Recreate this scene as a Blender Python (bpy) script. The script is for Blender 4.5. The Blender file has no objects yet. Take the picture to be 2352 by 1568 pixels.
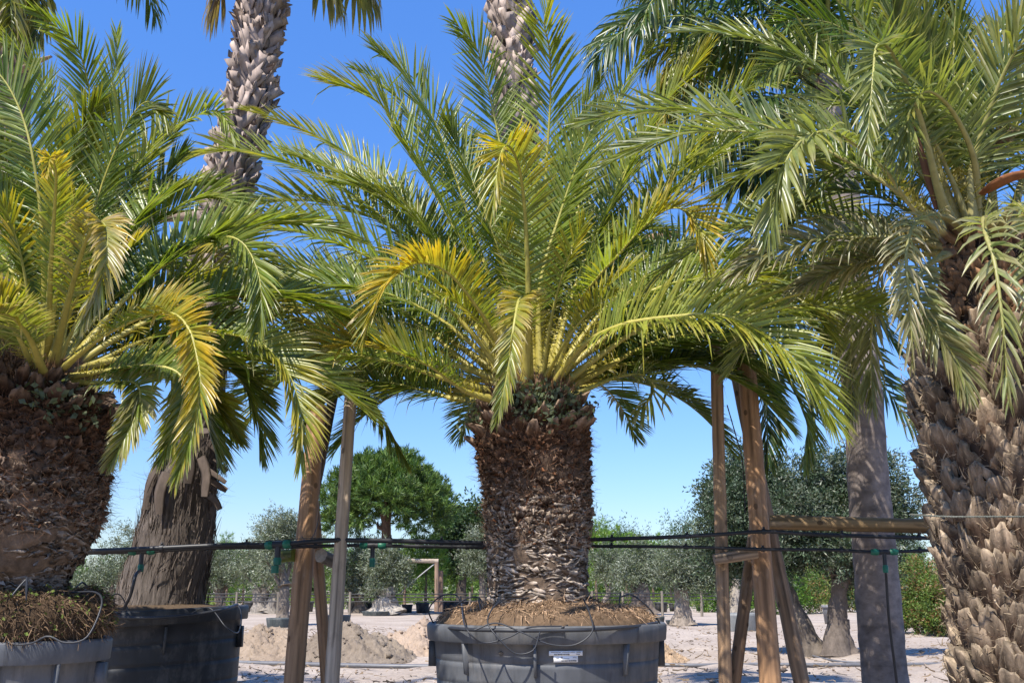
import bpy, math
import numpy as np
from mathutils import Vector
R = math.radians
sc = bpy.context.scene
COL = sc.collection

# ------------------------------------------------------------------ camera, sky, sun, exposure
FPX = 2400.0                      # focal length in pixels of a 2352 px wide picture
PITCH = math.atan((1350 - 784) / FPX)
CAMZ = 1.2
cam = bpy.data.cameras.new('camera')
camo = bpy.data.objects.new('camera', cam); COL.objects.link(camo)
camo.location = (0, 0, CAMZ); camo.rotation_euler = (R(90) + PITCH, 0, 0)
cam.sensor_width = 36; cam.lens = 36 * FPX / 2352
cam.clip_start = 0.05; cam.clip_end = 3000
sc.camera = camo

SUN_EL, SUN_AZ = R(55), R(214)     # azimuth clockwise from +Y: behind the camera, to the left
tosun = Vector((math.sin(SUN_AZ) * math.cos(SUN_EL), math.cos(SUN_AZ) * math.cos(SUN_EL), math.sin(SUN_EL)))
w = bpy.data.worlds.new('World'); sc.world = w; w.use_nodes = True
nt = w.node_tree; bg = nt.nodes['Background']
sky = nt.nodes.new('ShaderNodeTexSky'); sky.sky_type = 'NISHITA'; sky.sun_disc = False
sky.sun_elevation = SUN_EL; sky.sun_rotation = SUN_AZ
sky.air_density = 1.0; sky.dust_density = 0.3; sky.ozone_density = 3.0; sky.altitude = 50
hs = nt.nodes.new('ShaderNodeHueSaturation'); hs.inputs['Saturation'].default_value = 1.18; nt.links.new(sky.outputs[0], hs.inputs['Color'])
tcw = nt.nodes.new('ShaderNodeTexCoord'); sx = nt.nodes.new('ShaderNodeSeparateXYZ'); nt.links.new(tcw.outputs['Generated'], sx.inputs[0])
rw = nt.nodes.new('ShaderNodeValToRGB'); rw.color_ramp.elements[0].position = 0.0; rw.color_ramp.elements[0].color = (.42, .455, .57, 1)
rw.color_ramp.elements[1].position = .62; rw.color_ramp.elements[1].color = (.72, .85, 1.10, 1); nt.links.new(sx.outputs['Z'], rw.inputs[0])
mw = nt.nodes.new('ShaderNodeVectorMath'); mw.operation = 'MULTIPLY'; nt.links.new(hs.outputs[0], mw.inputs[0]); nt.links.new(rw.outputs[0], mw.inputs[1])
nt.links.new(mw.outputs[0], bg.inputs[0]); bg.inputs[1].default_value = 0.15
sl = bpy.data.lights.new('sun', 'SUN'); sl.energy = 4.3; sl.angle = R(0.53); sl.color = (1, 0.94, 0.85)
so = bpy.data.objects.new('sun', sl); COL.objects.link(so)
so.rotation_euler = tosun.to_track_quat('Z', 'Y').to_euler()
sc.view_settings.view_transform = 'Standard'; sc.view_settings.look = 'None'
sc.view_settings.exposure = 0.92; sc.view_settings.gamma = 1.0

# ------------------------------------------------------------------ helpers
def px(x, y, Y):
    """point seen at pixel (x, y) of the photograph, Y metres in front of the camera"""
    c, s = math.cos(PITCH), math.sin(PITCH)
    u, v = (x - 1176) / FPX, (784 - y) / FPX
    d = np.array([u, c - v * s, s + v * c])
    return np.array([0, 0, CAMZ]) + d * (Y / d[1])

def unit(a):
    a = np.asarray(a, float)
    return a / np.maximum(np.linalg.norm(a, axis=-1, keepdims=True), 1e-9)

class MB:
    def __init__(s): s.v = []; s.c = []; s.q = []; s.t = []; s.n = 0
    def add(s, V, F, C):
        V = np.asarray(V, float).reshape(-1, 3); C = np.asarray(C, float)
        if C.ndim == 1: C = np.tile(C, (len(V), 1))
        F = np.asarray(F, int)
        s.v.append(V); s.c.append(C.reshape(-1, 3))
        (s.q if F.shape[1] == 4 else s.t).append(F + s.n)
        s.n += len(V)
    def more(s, F):                                   # extra faces on the vertices added last
        F = np.asarray(F, int); return F
    def build(s, name, mat, parent=None, smooth=False):
        V = np.concatenate(s.v); C = np.concatenate(s.c)
        org = np.zeros(3)
        if parent is not None:
            r = parent
            while r.parent: r = r.parent
            org = np.array(r.location)
        Q = np.concatenate(s.q) if s.q else np.zeros((0, 4), int)
        T = np.concatenate(s.t) if s.t else np.zeros((0, 3), int)
        me = bpy.data.meshes.new(name)
        me.vertices.add(len(V)); me.vertices.foreach_set('co', (V - org).ravel().astype(np.float32))
        L = np.concatenate([Q.ravel(), T.ravel()]).astype(np.int32)
        me.loops.add(len(L)); me.loops.foreach_set('vertex_index', L)
        st = np.concatenate([np.arange(len(Q)) * 4, len(Q) * 4 + np.arange(len(T)) * 3]).astype(np.int32)
        me.polygons.add(len(st)); me.polygons.foreach_set('loop_start', st)
        if smooth: me.polygons.foreach_set('use_smooth', np.ones(len(st), bool))
        me.update(calc_edges=True); me.validate()
        a = me.color_attributes.new('Col', 'FLOAT_COLOR', 'POINT')
        a.data.foreach_set('color', np.concatenate([C, np.ones((len(C), 1))], 1).ravel().astype(np.float32))
        me.materials.append(mat)
        o = bpy.data.objects.new(name, me); COL.objects.link(o)
        if parent is not None: o.parent = parent
        return o

def tag(o, label, cat, group=None):
    o['label'] = label; o['category'] = cat
    if group: o['group'] = group
    return o
def thing(name, loc, label, cat, group=None):
    o = bpy.data.objects.new(name, None); COL.objects.link(o)
    o.location = tuple(float(a) for a in loc); o.empty_display_size = .1
    return tag(o, label, cat, group)
def copy_thing(src, dloc, label, scale=1.0, rz=0.0):
    c = src.copy(); COL.objects.link(c)
    c.location = tuple(float(a) for a in dloc); c.scale = (scale,) * 3; c.rotation_euler = (0, 0, rz); c['label'] = label
    for ch in list(src.children):
        k = ch.copy(); COL.objects.link(k); k.parent = c
        for g in list(ch.children):
            h = g.copy(); COL.objects.link(h); h.parent = k
    return c

def spline(P, n):
    P = np.asarray(P, float)
    if len(P) == 2: return P[0] + (P[1] - P[0]) * np.linspace(0, 1, n)[:, None]
    E = np.vstack([2 * P[0] - P[1], P, 2 * P[-1] - P[-2]])
    out = []
    for i in range(len(P) - 1):
        a, b, c, d = E[i:i + 4]; t = np.linspace(0, 1, 24, endpoint=False)[:, None]
        out.append(.5 * (2 * b + (c - a) * t + (2 * a - 5 * b + 4 * c - d) * t ** 2 + (3 * b - a - 3 * c + d) * t ** 3))
    D = np.vstack(out + [P[-1:]])
    s = np.concatenate([[0], np.cumsum(np.linalg.norm(np.diff(D, axis=0), axis=1))])
    u = np.linspace(0, s[-1], n)
    return np.stack([np.interp(u, s, D[:, k]) for k in range(D.shape[1])], 1)

def frames(P, N0):
    T = unit(np.gradient(P, axis=0)); N = np.zeros_like(P)
    n = np.asarray(N0, float)
    for i in range(len(P)):
        n = n - T[i] * (n @ T[i]); n = n / max(np.linalg.norm(n), 1e-9); N[i] = n
    return T, N, np.cross(T, N)

def tube(mb, P, r, col, k=8, cap=True, N0=None, flat=1.0):
    P = np.asarray(P, float); n = len(P)
    r = np.full(n, r) if np.ndim(r) == 0 else np.asarray(r)
    if N0 is None:
        t = P[-1] - P[0]; N0 = (0, 0, 1) if abs(t[2]) < .8 * np.linalg.norm(t) else (1, 0, 0)
    T, N, S = frames(P, N0)
    a = np.arange(k) * 2 * np.pi / k
    V = P[:, None] + r[:, None, None] * (S[:, None] * np.cos(a)[None, :, None] + flat * N[:, None] * np.sin(a)[None, :, None])
    i, j = np.meshgrid(np.arange(n - 1), np.arange(k), indexing='ij'); i = i.ravel(); j = j.ravel(); j2 = (j + 1) % k
    F = np.stack([i * k + j, i * k + j2, (i + 1) * k + j2, (i + 1) * k + j], 1)
    C = np.asarray(col, float)
    if C.ndim == 2 and len(C) == n: C = np.repeat(C, k, 0)
    base = mb.n
    mb.add(V, F, C)
    if cap:
        for row, pc in ((0, P[0]), (n - 1, P[-1])):
            ring = V[row]; c = C if C.ndim == 1 else C[row * k]
            W = np.vstack([ring, pc[None]]); jj = np.arange(k)
            f = np.stack([jj, (jj + 1) % k, np.full(k, k)], 1)
            mb.add(W, f if row else f[:, ::-1], c)

def lathe(mb, prof, c, col, k=64, M=None):
    prof = np.asarray(prof, float); n = len(prof); a = np.arange(k) * 2 * np.pi / k
    V = np.stack([prof[:, 0:1] * np.cos(a), prof[:, 0:1] * np.sin(a), np.repeat(prof[:, 1:2], k, 1)], 2)
    V = V.reshape(-1, 3)
    if M is not None: V = V @ M.T
    V = V + np.asarray(c)
    i, j = np.meshgrid(np.arange(n - 1), np.arange(k), indexing='ij'); i = i.ravel(); j = j.ravel(); j2 = (j + 1) % k
    mb.add(V, np.stack([i * k + j, i * k + j2, (i + 1) * k + j2, (i + 1) * k + j], 1), col)

def box(mb, c, s, col, ax=None):
    ax = np.eye(3) if ax is None else np.asarray(ax, float)
    g = np.array([[x, y, z] for x in (-.5, .5) for y in (-.5, .5) for z in (-.5, .5)]) * np.asarray(s)
    V = g @ ax + np.asarray(c)
    mb.add(V, [[0, 1, 3, 2], [4, 6, 7, 5], [0, 4, 5, 1], [2, 3, 7, 6], [0, 2, 6, 4], [1, 5, 7, 3]], col)

def vnoise(P, seed=0, f=1.0):
    """smooth pseudo noise in about -1..1"""
    r = np.random.default_rng(seed); out = 0; P = np.asarray(P) * f
    for k in range(6):
        d = r.normal(size=P.shape[-1]); out = out + np.sin(P @ d * (1 + .5 * k) + r.uniform(0, 7)) / (1 + .35 * k)
    return out / 2.5

# ------------------------------------------------------------------ materials
def nodes(name, rough=.6, spec=.4):
    m = bpy.data.materials.new(name); m.use_nodes = True; t = m.node_tree
    b = t.nodes['Principled BSDF']; b.inputs['Roughness'].default_value = rough
    b.inputs['Specular IOR Level'].default_value = spec
    return m, t, b
def N(t, kind, **kw):
    n = t.nodes.new(kind)
    for k, v in kw.items():
        if k in n.inputs: n.inputs[k].default_value = v
        else: setattr(n, k, v)
    return n
def colnoise(t, scale, lo, hi, detail=6, vec=None, stretch=None):
    """attribute colour multiplied by a noise between lo and hi; returns the colour socket and the noise socket"""
    at = N(t, 'ShaderNodeAttribute', attribute_name='Col')
    tc = N(t, 'ShaderNodeTexCoord'); v = tc.outputs['Object']
    if stretch:
        mp = N(t, 'ShaderNodeMapping'); mp.inputs['Scale'].default_value = stretch
        t.links.new(v, mp.inputs['Vector']); v = mp.outputs[0]
    no = N(t, 'ShaderNodeTexNoise', Scale=scale, Detail=detail, Roughness=.65); t.links.new(v, no.inputs['Vector'])
    mr = N(t, 'ShaderNodeMapRange'); mr.inputs['From Min'].default_value = .25; mr.inputs['From Max'].default_value = .75
    mr.inputs['To Min'].default_value = lo; mr.inputs['To Max'].default_value = hi
    t.links.new(no.outputs['Fac'], mr.inputs['Value'])
    vm = N(t, 'ShaderNodeVectorMath', operation='SCALE')
    t.links.new(at.outputs['Color'], vm.inputs[0]); t.links.new(mr.outputs[0], vm.inputs['Scale'])
    return vm.outputs[0], no.outputs['Fac']
def bump(t, b, h, strength, dist):
    bp = N(t, 'ShaderNodeBump', Strength=strength, Distance=dist)
    t.links.new(h, bp.inputs['Height']); t.links.new(bp.outputs[0], b.inputs['Normal'])

def leaf_mat(name, rough=.42, spec=.5, trans=.42, nscale=14):
    m, t, b = nodes(name, rough, spec)
    c, f = colnoise(t, nscale, .68, 1.3, 4)
    t.links.new(c, b.inputs['Base Color'])
    tr = N(t, 'ShaderNodeBsdfTranslucent')
    tint = N(t, 'ShaderNodeVectorMath', operation='MULTIPLY'); tint.inputs[1].default_value = (1.5, 1.5, .6)
    t.links.new(c, tint.inputs[0]); t.links.new(tint.outputs[0], tr.inputs['Color'])
    mx = N(t, 'ShaderNodeMixShader'); mx.inputs[0].default_value = trans
    t.links.new(b.outputs[0], mx.inputs[1]); t.links.new(tr.outputs[0], mx.inputs[2])
    t.links.new(mx.outputs[0], t.nodes['Material Output'].inputs[0]); return m
def rough_mat(name, scale, lo, hi, rough=.85, spec=.2, bs=.5, bd=.01, stretch=None):
    m, t, b = nodes(name, rough, spec)
    c, f = colnoise(t, scale, lo, hi, 8, None, stretch)
    t.links.new(c, b.inputs['Base Color']); bump(t, b, f, bs, bd); return m

M_FROND = leaf_mat('palm_leaf', .36, .6); M_RACHIS = rough_mat('palm_rachis', 25, .7, 1.25, .5, .4, .2, .003)
M_OLIVE = leaf_mat('olive_leaf', .5, .5, .15, 3); M_PINE = leaf_mat('pine_needle', .5, .4, .2, 2)
M_SHRUB = leaf_mat('shrub_leaf', .5, .4, .3, 3)
M_BARK = rough_mat('palm_bark', 30, .45, 1.5, .9, .15, .8, .012)
M_STUB = rough_mat('cut_stub', 26, .35, 1.5, .85, .2, .8, .015, (1.5, 1.5, .35))
M_GROOVE = rough_mat('grooved_bark', 16, .45, 1.55, .9, .15, .9, .02, (3.0, 3.0, .22))
M_BOOT = rough_mat('leaf_boot', 22, .6, 1.3, .85, .2, .5, .006, (1, 1, .4))
M_SMOOTH = rough_mat('smooth_bark', 13, .55, 1.4, .85, .2, .5, .008, (1, 1, 1.6))
M_TREEBARK = rough_mat('tree_bark', 10, .4, 1.5, .9, .15, .9, .03, (1, 1, .5))
M_WOOD = rough_mat('post_wood', 16, .45, 1.4, .7, .25, .5, .005, (2.2, 2.2, .11))
def streak(m, tint, scale, stretch, lo, hi, amount):
    t = m.node_tree; b = t.nodes['Principled BSDF']; src = b.inputs['Base Color'].links[0].from_socket
    tc = N(t, 'ShaderNodeTexCoord'); mp = N(t, 'ShaderNodeMapping'); mp.inputs['Scale'].default_value = stretch; t.links.new(tc.outputs['Object'], mp.inputs['Vector'])
    no = N(t, 'ShaderNodeTexNoise', Scale=scale, Detail=6, Roughness=.7); t.links.new(mp.outputs[0], no.inputs['Vector'])
    mr = N(t, 'ShaderNodeMapRange'); mr.inputs['From Min'].default_value = lo; mr.inputs['From Max'].default_value = hi; mr.inputs['To Max'].default_value = amount; t.links.new(no.outputs['Fac'], mr.inputs['Value'])
    mx = N(t, 'ShaderNodeMix', data_type='RGBA'); t.links.new(mr.outputs[0], mx.inputs[0]); t.links.new(src, mx.inputs[6]); mx.inputs[7].default_value = (*tint, 1); t.links.new(mx.outputs[2], b.inputs['Base Color'])
M_ROOT = rough_mat('root_fibre', 40, .6, 1.3, .9, .1, .4, .006)
M_PLASTIC = rough_mat('pot_plastic', 7, .62, 1.45, .55, .35, .10, .004, (1, 1, .3))
M_TUBE = rough_mat('black_tube', 12, .8, 1.3, .45, .4, .05, .002)
M_LABEL = rough_mat('printed_label', 30, .97, 1.02, .5, .3, .02, .001)
M_WIRE = rough_mat('wire', 50, .8, 1.2, .5, .4, .1, .001)
streak(M_PLASTIC, (.24, .215, .19), 4, (1.5, 1.5, .9), .5, .75, .45); streak(M_PLASTIC, (.03, .03, .032), 9, (2, 2, .16), .56, .7, .6)
streak(M_WOOD, (.10, .065, .04), 5, (1, 1, .5), .55, .75, .6); streak(M_WOOD, (.42, .36, .30), 6, (1, 1, .3), .55, .75, .45)

# sand: fine grain, larger darker patches, footprints from real relief
M_SAND, t, b = nodes('sand', .95, .1)
tc = N(t, 'ShaderNodeTexCoord')
n1 = N(t, 'ShaderNodeTexNoise', Scale=.5, Detail=8, Roughness=.6); n2 = N(t, 'ShaderNodeTexNoise', Scale=14, Detail=8, Roughness=.7)
for n_ in (n1, n2): t.links.new(tc.outputs['Object'], n_.inputs['Vector'])
rp = N(t, 'ShaderNodeValToRGB'); rp.color_ramp.elements[0].position = .3; rp.color_ramp.elements[1].position = .7
rp.color_ramp.elements[0].color = (.31, .25, .20, 1); rp.color_ramp.elements[1].color = (.455, .385, .315, 1)
t.links.new(n1.outputs['Fac'], rp.inputs[0])
mr = N(t, 'ShaderNodeMapRange'); mr.inputs['From Min'].default_value = .3; mr.inputs['From Max'].default_value = .7
mr.inputs['To Min'].default_value = .75; mr.inputs['To Max'].default_value = 1.15
t.links.new(n2.outputs['Fac'], mr.inputs['Value'])
vm = N(t, 'ShaderNodeVectorMath', operation='SCALE'); t.links.new(rp.outputs[0], vm.inputs[0]); t.links.new(mr.outputs[0], vm.inputs['Scale'])
at = N(t, 'ShaderNodeAttribute', attribute_name='Col'); vm2 = N(t, 'ShaderNodeVectorMath', operation='MULTIPLY')
t.links.new(vm.outputs[0], vm2.inputs[0]); t.links.new(at.outputs['Color'], vm2.inputs[1])
t.links.new(vm2.outputs[0], b.inputs['Base Color']); bump(t, b, n2.outputs['Fac'], .7, .04)

# ------------------------------------------------------------------ ground
xs = np.concatenate([np.linspace(-600, -30, 14), np.linspace(-26, 26, 210), np.linspace(30, 600, 14)])
ys = np.concatenate([[-300, -60, -10], np.linspace(0, 9, 12), 9 + np.cumsum(np.linspace(.1, .5, 150)), [70, 90, 130, 200, 400, 1200]])
X, Y = np.meshgrid(xs, ys, indexing='ij'); P2 = np.stack([X, Y], -1)
fade = np.exp(-np.maximum(Y - 26, 0) / 14) * (np.abs(X) < 27) * (Y > 0)
Z = (vnoise(P2, 3, .8) * .045 + vnoise(P2, 4, 2.3) * .04 + vnoise(P2, 5, 5) * .024 + np.random.default_rng(2).normal(0, .006, X.shape)) * fade
for y0, k0 in ((14.2, .1), (16.0, .1), (27, -.12), (28.7, -.12)): Z -= .05 * np.exp(-((Y - y0 - k0 * X) / .16) ** 2) * fade
mb = MB(); nx, ny = X.shape
i, j = np.meshgrid(np.arange(nx - 1), np.arange(ny - 1), indexing='ij'); i = i.ravel(); j = j.ravel()
mb.add(np.stack([X, Y, Z], -1), np.stack([i * ny + j, (i + 1) * ny + j, (i + 1) * ny + j + 1, i * ny + j + 1], 1), (1, 1, 1))
g = mb.build('ground', M_SAND, smooth=True); g['kind'] = 'structure'

# ------------------------------------------------------------------ foliage builders
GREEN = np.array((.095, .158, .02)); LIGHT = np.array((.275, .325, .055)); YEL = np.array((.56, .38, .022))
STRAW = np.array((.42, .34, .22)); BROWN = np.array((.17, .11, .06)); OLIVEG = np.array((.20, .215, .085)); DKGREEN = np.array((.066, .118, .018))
RACH = np.array((.36, .30, .065))
_seed = [100]
def rng():
    _seed[0] += 1; return np.random.default_rng(_seed[0])

def leaflets(mb, B, D, W, L, wid, droop, Cs, r, fold=.28):
    """long folded leaflets: B base, D direction, W width direction, L length, Cs 4 colours along each"""
    n = len(B); st = np.array([0, .3, .68, 1.0]); wf = np.array([.45, 1, .72, .04])
    pos = [B]; d = D.copy(); p = B
    for k in range(3):
        seg = L * (st[k + 1] - st[k]); d = unit(d + np.array([0, 0, -1.0]) * (droop * (k + .35))[:, None])
        p = p + d * seg[:, None]; pos.append(p)
    V = np.zeros((n, 12, 3)); C = np.zeros((n, 12, 3))
    for k in range(4):
        Wk = unit(W - D * np.sum(W * D, 1)[:, None]); Nk = np.cross(D, Wk)
        h = (wid * wf[k] * .5)[:, None]
        V[:, 3 * k] = pos[k] - Wk * h; V[:, 3 * k + 1] = pos[k] - Nk * h * fold * 2; V[:, 3 * k + 2] = pos[k] + Wk * h
        C[:, 3 * k:3 * k + 3] = Cs[:, k][:, None]
    f = []
    for k in range(3): f += [[3 * k, 3 * k + 1, 3 * k + 4, 3 * k + 3], [3 * k + 1, 3 * k + 2, 3 * k + 5, 3 * k + 4]]
    F = (np.array(f)[None] + (np.arange(n) * 12)[:, None, None]).reshape(-1, 4)
    mb.add(V, F, C.reshape(-1, 3))

def frond(root, P, axis, L=.36, n=112, wid=.0155, vee=30, droop=.045, tp=.25, base=GREEN, light=LIGHT, mixl=.5, yel=.2, yt=.75,
          dead=0.0, roll=0, twist=0, plum=6, spines=1, r0=.024, ang=(67, 14), tipbrown=.5, label=None, rach=RACH, miss=.04, face=None):
    r = rng(); K = 60; Q = spline(P, K)
    inw = np.array([axis[0] - Q[K // 3, 0], axis[1] - Q[K // 3, 1], 0]); inw = unit(inw)
    if face is None:                                   # fronds growing sideways twist their upper face partly towards the open side
        dq = unit(Q[-1] - Q[0]); face = 1.7 * max(0.0, abs(dq[0]) - .12) if abs(dq[0]) > 1.1 * abs(min(dq[1], 0)) else 0.0
    T, Nn, S = frames(Q, np.array([0, 0, .8]) + inw + face * np.array([0, -1.0, 0]))
    ro = R(roll) + R(twist) * np.linspace(0, 1, K)
    Nr = Nn * np.cos(ro)[:, None] + S * np.sin(ro)[:, None]; Sr = np.cross(T, Nr)
    ln = np.linalg.norm(np.diff(Q, axis=0), axis=1).sum()
    mb = MB()
    # leaflets, spines at the base
    tt = np.concatenate([np.linspace(tp, 1, n)] * 2) + r.normal(0, .25 / n, 2 * n); tt = np.clip(tt, tp, .999)
    sd = np.concatenate([np.ones(n), -np.ones(n)])
    if spines:
        ns = 16; tt = np.concatenate([tt, r.uniform(.07, tp, 2 * ns)]); sd = np.concatenate([sd, r.choice([-1., 1.], 2 * ns)])
    keep = r.uniform(size=len(tt)) > miss; tt = tt[keep]; sd = sd[keep]; m = len(tt)
    def samp(A): return np.stack([np.interp(tt * (K - 1), np.arange(K), A[:, k]) for k in range(3)], 1)
    B, Tt, Nt, Stt = samp(Q), unit(samp(T)), unit(samp(Nr)), unit(samp(Sr))
    u = np.clip((tt - tp) / (1 - tp), 0, 1); sp = tt < tp
    a = R(ang[0]) + (R(ang[1]) - R(ang[0])) * u ** 1.4 + r.normal(0, .05, m)
    v = R(vee) + r.normal(0, R(plum), m) + np.where(sp, r.normal(0, .5, m), 0)
    D = Tt * np.cos(a)[:, None] + (Stt * (sd * np.cos(v))[:, None] + Nt * np.sin(v)[:, None]) * np.sin(a)[:, None]
    D = unit(D + r.normal(0, .04, (m, 3)))
    Ln = L * (.50 + .5 * np.sin(np.pi * np.clip(.12 + .72 * u, 0, 1))) * np.where(u > .85, 1 - (u - .85) * 2.6, 1) * r.uniform(.9, 1.06, m)
    Ln = np.where(sp, L * r.uniform(.18, .38, m) * (.35 + tt / tp), Ln)
    wd = wid * np.where(sp, .42, .75 + .45 * np.sin(np.pi * np.clip(u, 0, 1))) * r.uniform(.85, 1.12, m)
    kn = r.uniform(size=m) < .055; dr = np.where(sp, 0, droop * r.uniform(.5, 1.6, m) + dead * .25 + kn * r.uniform(.2, .7, m)); D = unit(D + kn[:, None] * r.normal(0, .22, (m, 3)))
    W = Tt + r.normal(0, .22, (m, 3))
    # colour of each leaflet
    k = np.clip(mixl + r.normal(0, .16, m), 0, 1)[:, None]; c = base * (1 - k) + light * k
    c = c * r.uniform(.85, 1.15, m)[:, None]
    ya = np.clip(yel * (.12 + 1.1 * np.exp(-((tt - yt) / .22) ** 2)) + r.normal(0, .12, m) * (.3 + 2 * yel), 0, 1)
    Cs = np.zeros((m, 4, 3))
    tb = (r.uniform(size=m) < tipbrown)
    dd = np.clip(dead + r.normal(0, .18, m), 0, 1) if dead > 0 else np.zeros(m)
    for q, s in enumerate((0, .3, .68, 1.0)):
        y = np.clip(ya * (.35 + 1.1 * s), 0, .95)[:, None]; y = np.where(sp[:, None], np.maximum(y, .45), y)
        cc = c * (1 - y) + YEL * y * r.uniform(.75, 1.1, m)[:, None]
        e = (dd * (.6 + .5 * s))[:, None].clip(0, 1); sb = r.uniform(.6, 1.1, m)[:, None]
        cc = cc * (1 - e) + STRAW * e * sb
        if q == 3: cc = np.where(tb[:, None], .35 * cc + .65 * (STRAW * .8), cc)
        Cs[:, q] = cc
    leaflets(mb, B, D, W, Ln, wd, dr, Cs, r)
    fo = mb.build('frond', M_FROND, root)
    if label: fo['label'] = label
    # rachis and petiole
    mb = MB(); tl = np.linspace(0, 1, K)
    rad = r0 * (1.25 * np.exp(-tl * 9) + .78 * (1 - tl) ** .9 + .10)
    cg = (rach * (1 - .45 * tl)[:, None] + (LIGHT * (.45 * tl)[:, None])) * (1 - dead * .4)
    cg = np.where((tl < .05)[:, None], np.array((.13, .07, .03)), cg)
    tube(mb, Q, rad, cg, 6, True, Nr[0], .6)
    mb.build('rachis', M_RACHIS, fo, True)
    return fo

def arc(c, az, el, length, bend, r0=.12, z0=0.0):
    """free-growing frond curve; az anticlockwise from +X, el start elevation in degrees"""
    az = R(az); h = np.array([math.cos(az), math.sin(az), 0]); p = np.asarray(c, float) + h * r0 + np.array([0, 0, z0]); P = [p]
    for k in range(8):
        s = (k + .5) / 8; e = R(el - bend * s ** 1.6); p = p + (h * math.cos(e) + np.array([0, 0, math.sin(e)])) * length / 8; P.append(p)
    return P

def leafcloud(mb, blobs, n, ll, lw, cols, r, up=.2, shell=.55, mode='leaf', clump=26):
    """leaves spread in clumps of twigs through ellipsoids: blobs = (centre, radii)"""
    vol = np.array([np.prod(b[1]) ** .67 for b in blobs]); vol = vol / vol.sum()
    nc = max(1, n // clump)
    which = r.choice(len(blobs), nc, p=vol)
    c = np.array([b[0] for b in blobs])[which]; rad = np.array([b[1] for b in blobs])[which]
    d = unit(r.normal(size=(nc, 3))); rr = (shell + (1 - shell) * r.uniform(size=nc) ** .6) * r.uniform(.82, 1.12, nc)
    cp = c + d * rad * rr[:, None]
    ax = unit(d * (1 / rad) * rad.mean() + np.array([0, 0, up]) + r.normal(0, .45, (nc, 3)))
    tone = r.uniform(.75, 1.2, nc); cm = r.uniform(size=nc)
    idx = np.repeat(np.arange(nc), clump); m = len(idx)
    along = r.uniform(0, 1, m) * ll * (3.4 if mode == 'leaf' else 1.2)
    B = cp[idx] + ax[idx] * along[:, None] + r.normal(0, ll * (.6 if mode == 'leaf' else .12), (m, 3))
    D = unit(ax[idx] * (.7 if mode == 'leaf' else 1.1) + r.normal(0, .55, (m, 3)))
    W = unit(np.cross(D, r.normal(size=(m, 3))))
    L = ll * r.uniform(.7, 1.25, m); hw = lw * .5 * r.uniform(.8, 1.2, m)
    V = np.zeros((m, 4, 3)); V[:, 0] = B; V[:, 1] = B + D * (L * .45)[:, None] + W * hw[:, None]
    V[:, 2] = B + D * L[:, None]; V[:, 3] = B + D * (L * .45)[:, None] - W * hw[:, None]
    cols = np.asarray(cols, float); kk = (np.clip(cm[idx] + r.normal(0, .25, m), 0, .999) * len(cols)).astype(int)
    C = cols[kk] * (tone[idx] * r.uniform(.8, 1.2, m))[:, None]
    mb.add(V, np.arange(m * 4).reshape(-1, 4), np.repeat(C, 4, 0))

def limbs(mb, base, heads, r0, col, r, k=9, wob=.08, fork=.45):
    """trunk from base to a fork, limbs from there to each head"""
    base = np.asarray(base, float); heads = [np.asarray(h, float) for h in heads]
    mid = base + (np.mean(heads, 0) - base) * fork
    Q = spline([base, base + (mid - base) * .5 + r.normal(0, wob, 3) * (1, 1, .2), mid], 12)
    s = np.linspace(0, 1, 12); tube(mb, Q, r0 * (1.0 + .55 * np.exp(-s * 7) - .25 * s), col, k)
    for h in heads:
        Q2 = spline([mid - (mid - base) * .06, mid + (h - mid) * .5 + r.normal(0, wob, 3), h], 9)
        tube(mb, Q2, r0 * np.linspace(.62, .12, 9), col, 6)

# scales and stubs on palm trunks
def scales(mb, A, O, U, S, w, h, p, tilt, Cb, Ct, r, thick=.02):
    """leaf bases: A anchor, O outward, U up, S side; w width, h height, p protrusion of the cut end"""
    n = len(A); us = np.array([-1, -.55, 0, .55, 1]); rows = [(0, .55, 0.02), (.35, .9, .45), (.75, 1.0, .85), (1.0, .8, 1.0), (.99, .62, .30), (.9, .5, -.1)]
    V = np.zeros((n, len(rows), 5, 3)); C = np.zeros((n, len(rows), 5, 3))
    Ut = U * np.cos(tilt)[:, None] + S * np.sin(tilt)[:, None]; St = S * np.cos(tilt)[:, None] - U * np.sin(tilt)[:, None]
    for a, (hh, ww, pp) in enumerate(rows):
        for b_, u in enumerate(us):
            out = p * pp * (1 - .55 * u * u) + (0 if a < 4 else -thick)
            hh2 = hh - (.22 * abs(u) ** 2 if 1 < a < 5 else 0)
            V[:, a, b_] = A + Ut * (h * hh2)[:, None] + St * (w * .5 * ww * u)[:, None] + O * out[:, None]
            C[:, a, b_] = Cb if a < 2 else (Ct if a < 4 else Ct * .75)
    V += r.normal(0, 1, V.shape) * (w * .035)[:, None, None, None]
    C *= r.uniform(.8, 1.2, C.shape[:3] + (1,))
    f = []
    for a in range(len(rows) - 1):
        for b_ in range(4): f.append([a * 5 + b_, a * 5 + b_ + 1, (a + 1) * 5 + b_ + 1, (a + 1) * 5 + b_])
    F = (np.array(f)[None] + (np.arange(n) * 5 * len(rows))[:, None, None]).reshape(-1, 4)
    mb.add(V, F, C.reshape(-1, 3))

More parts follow.
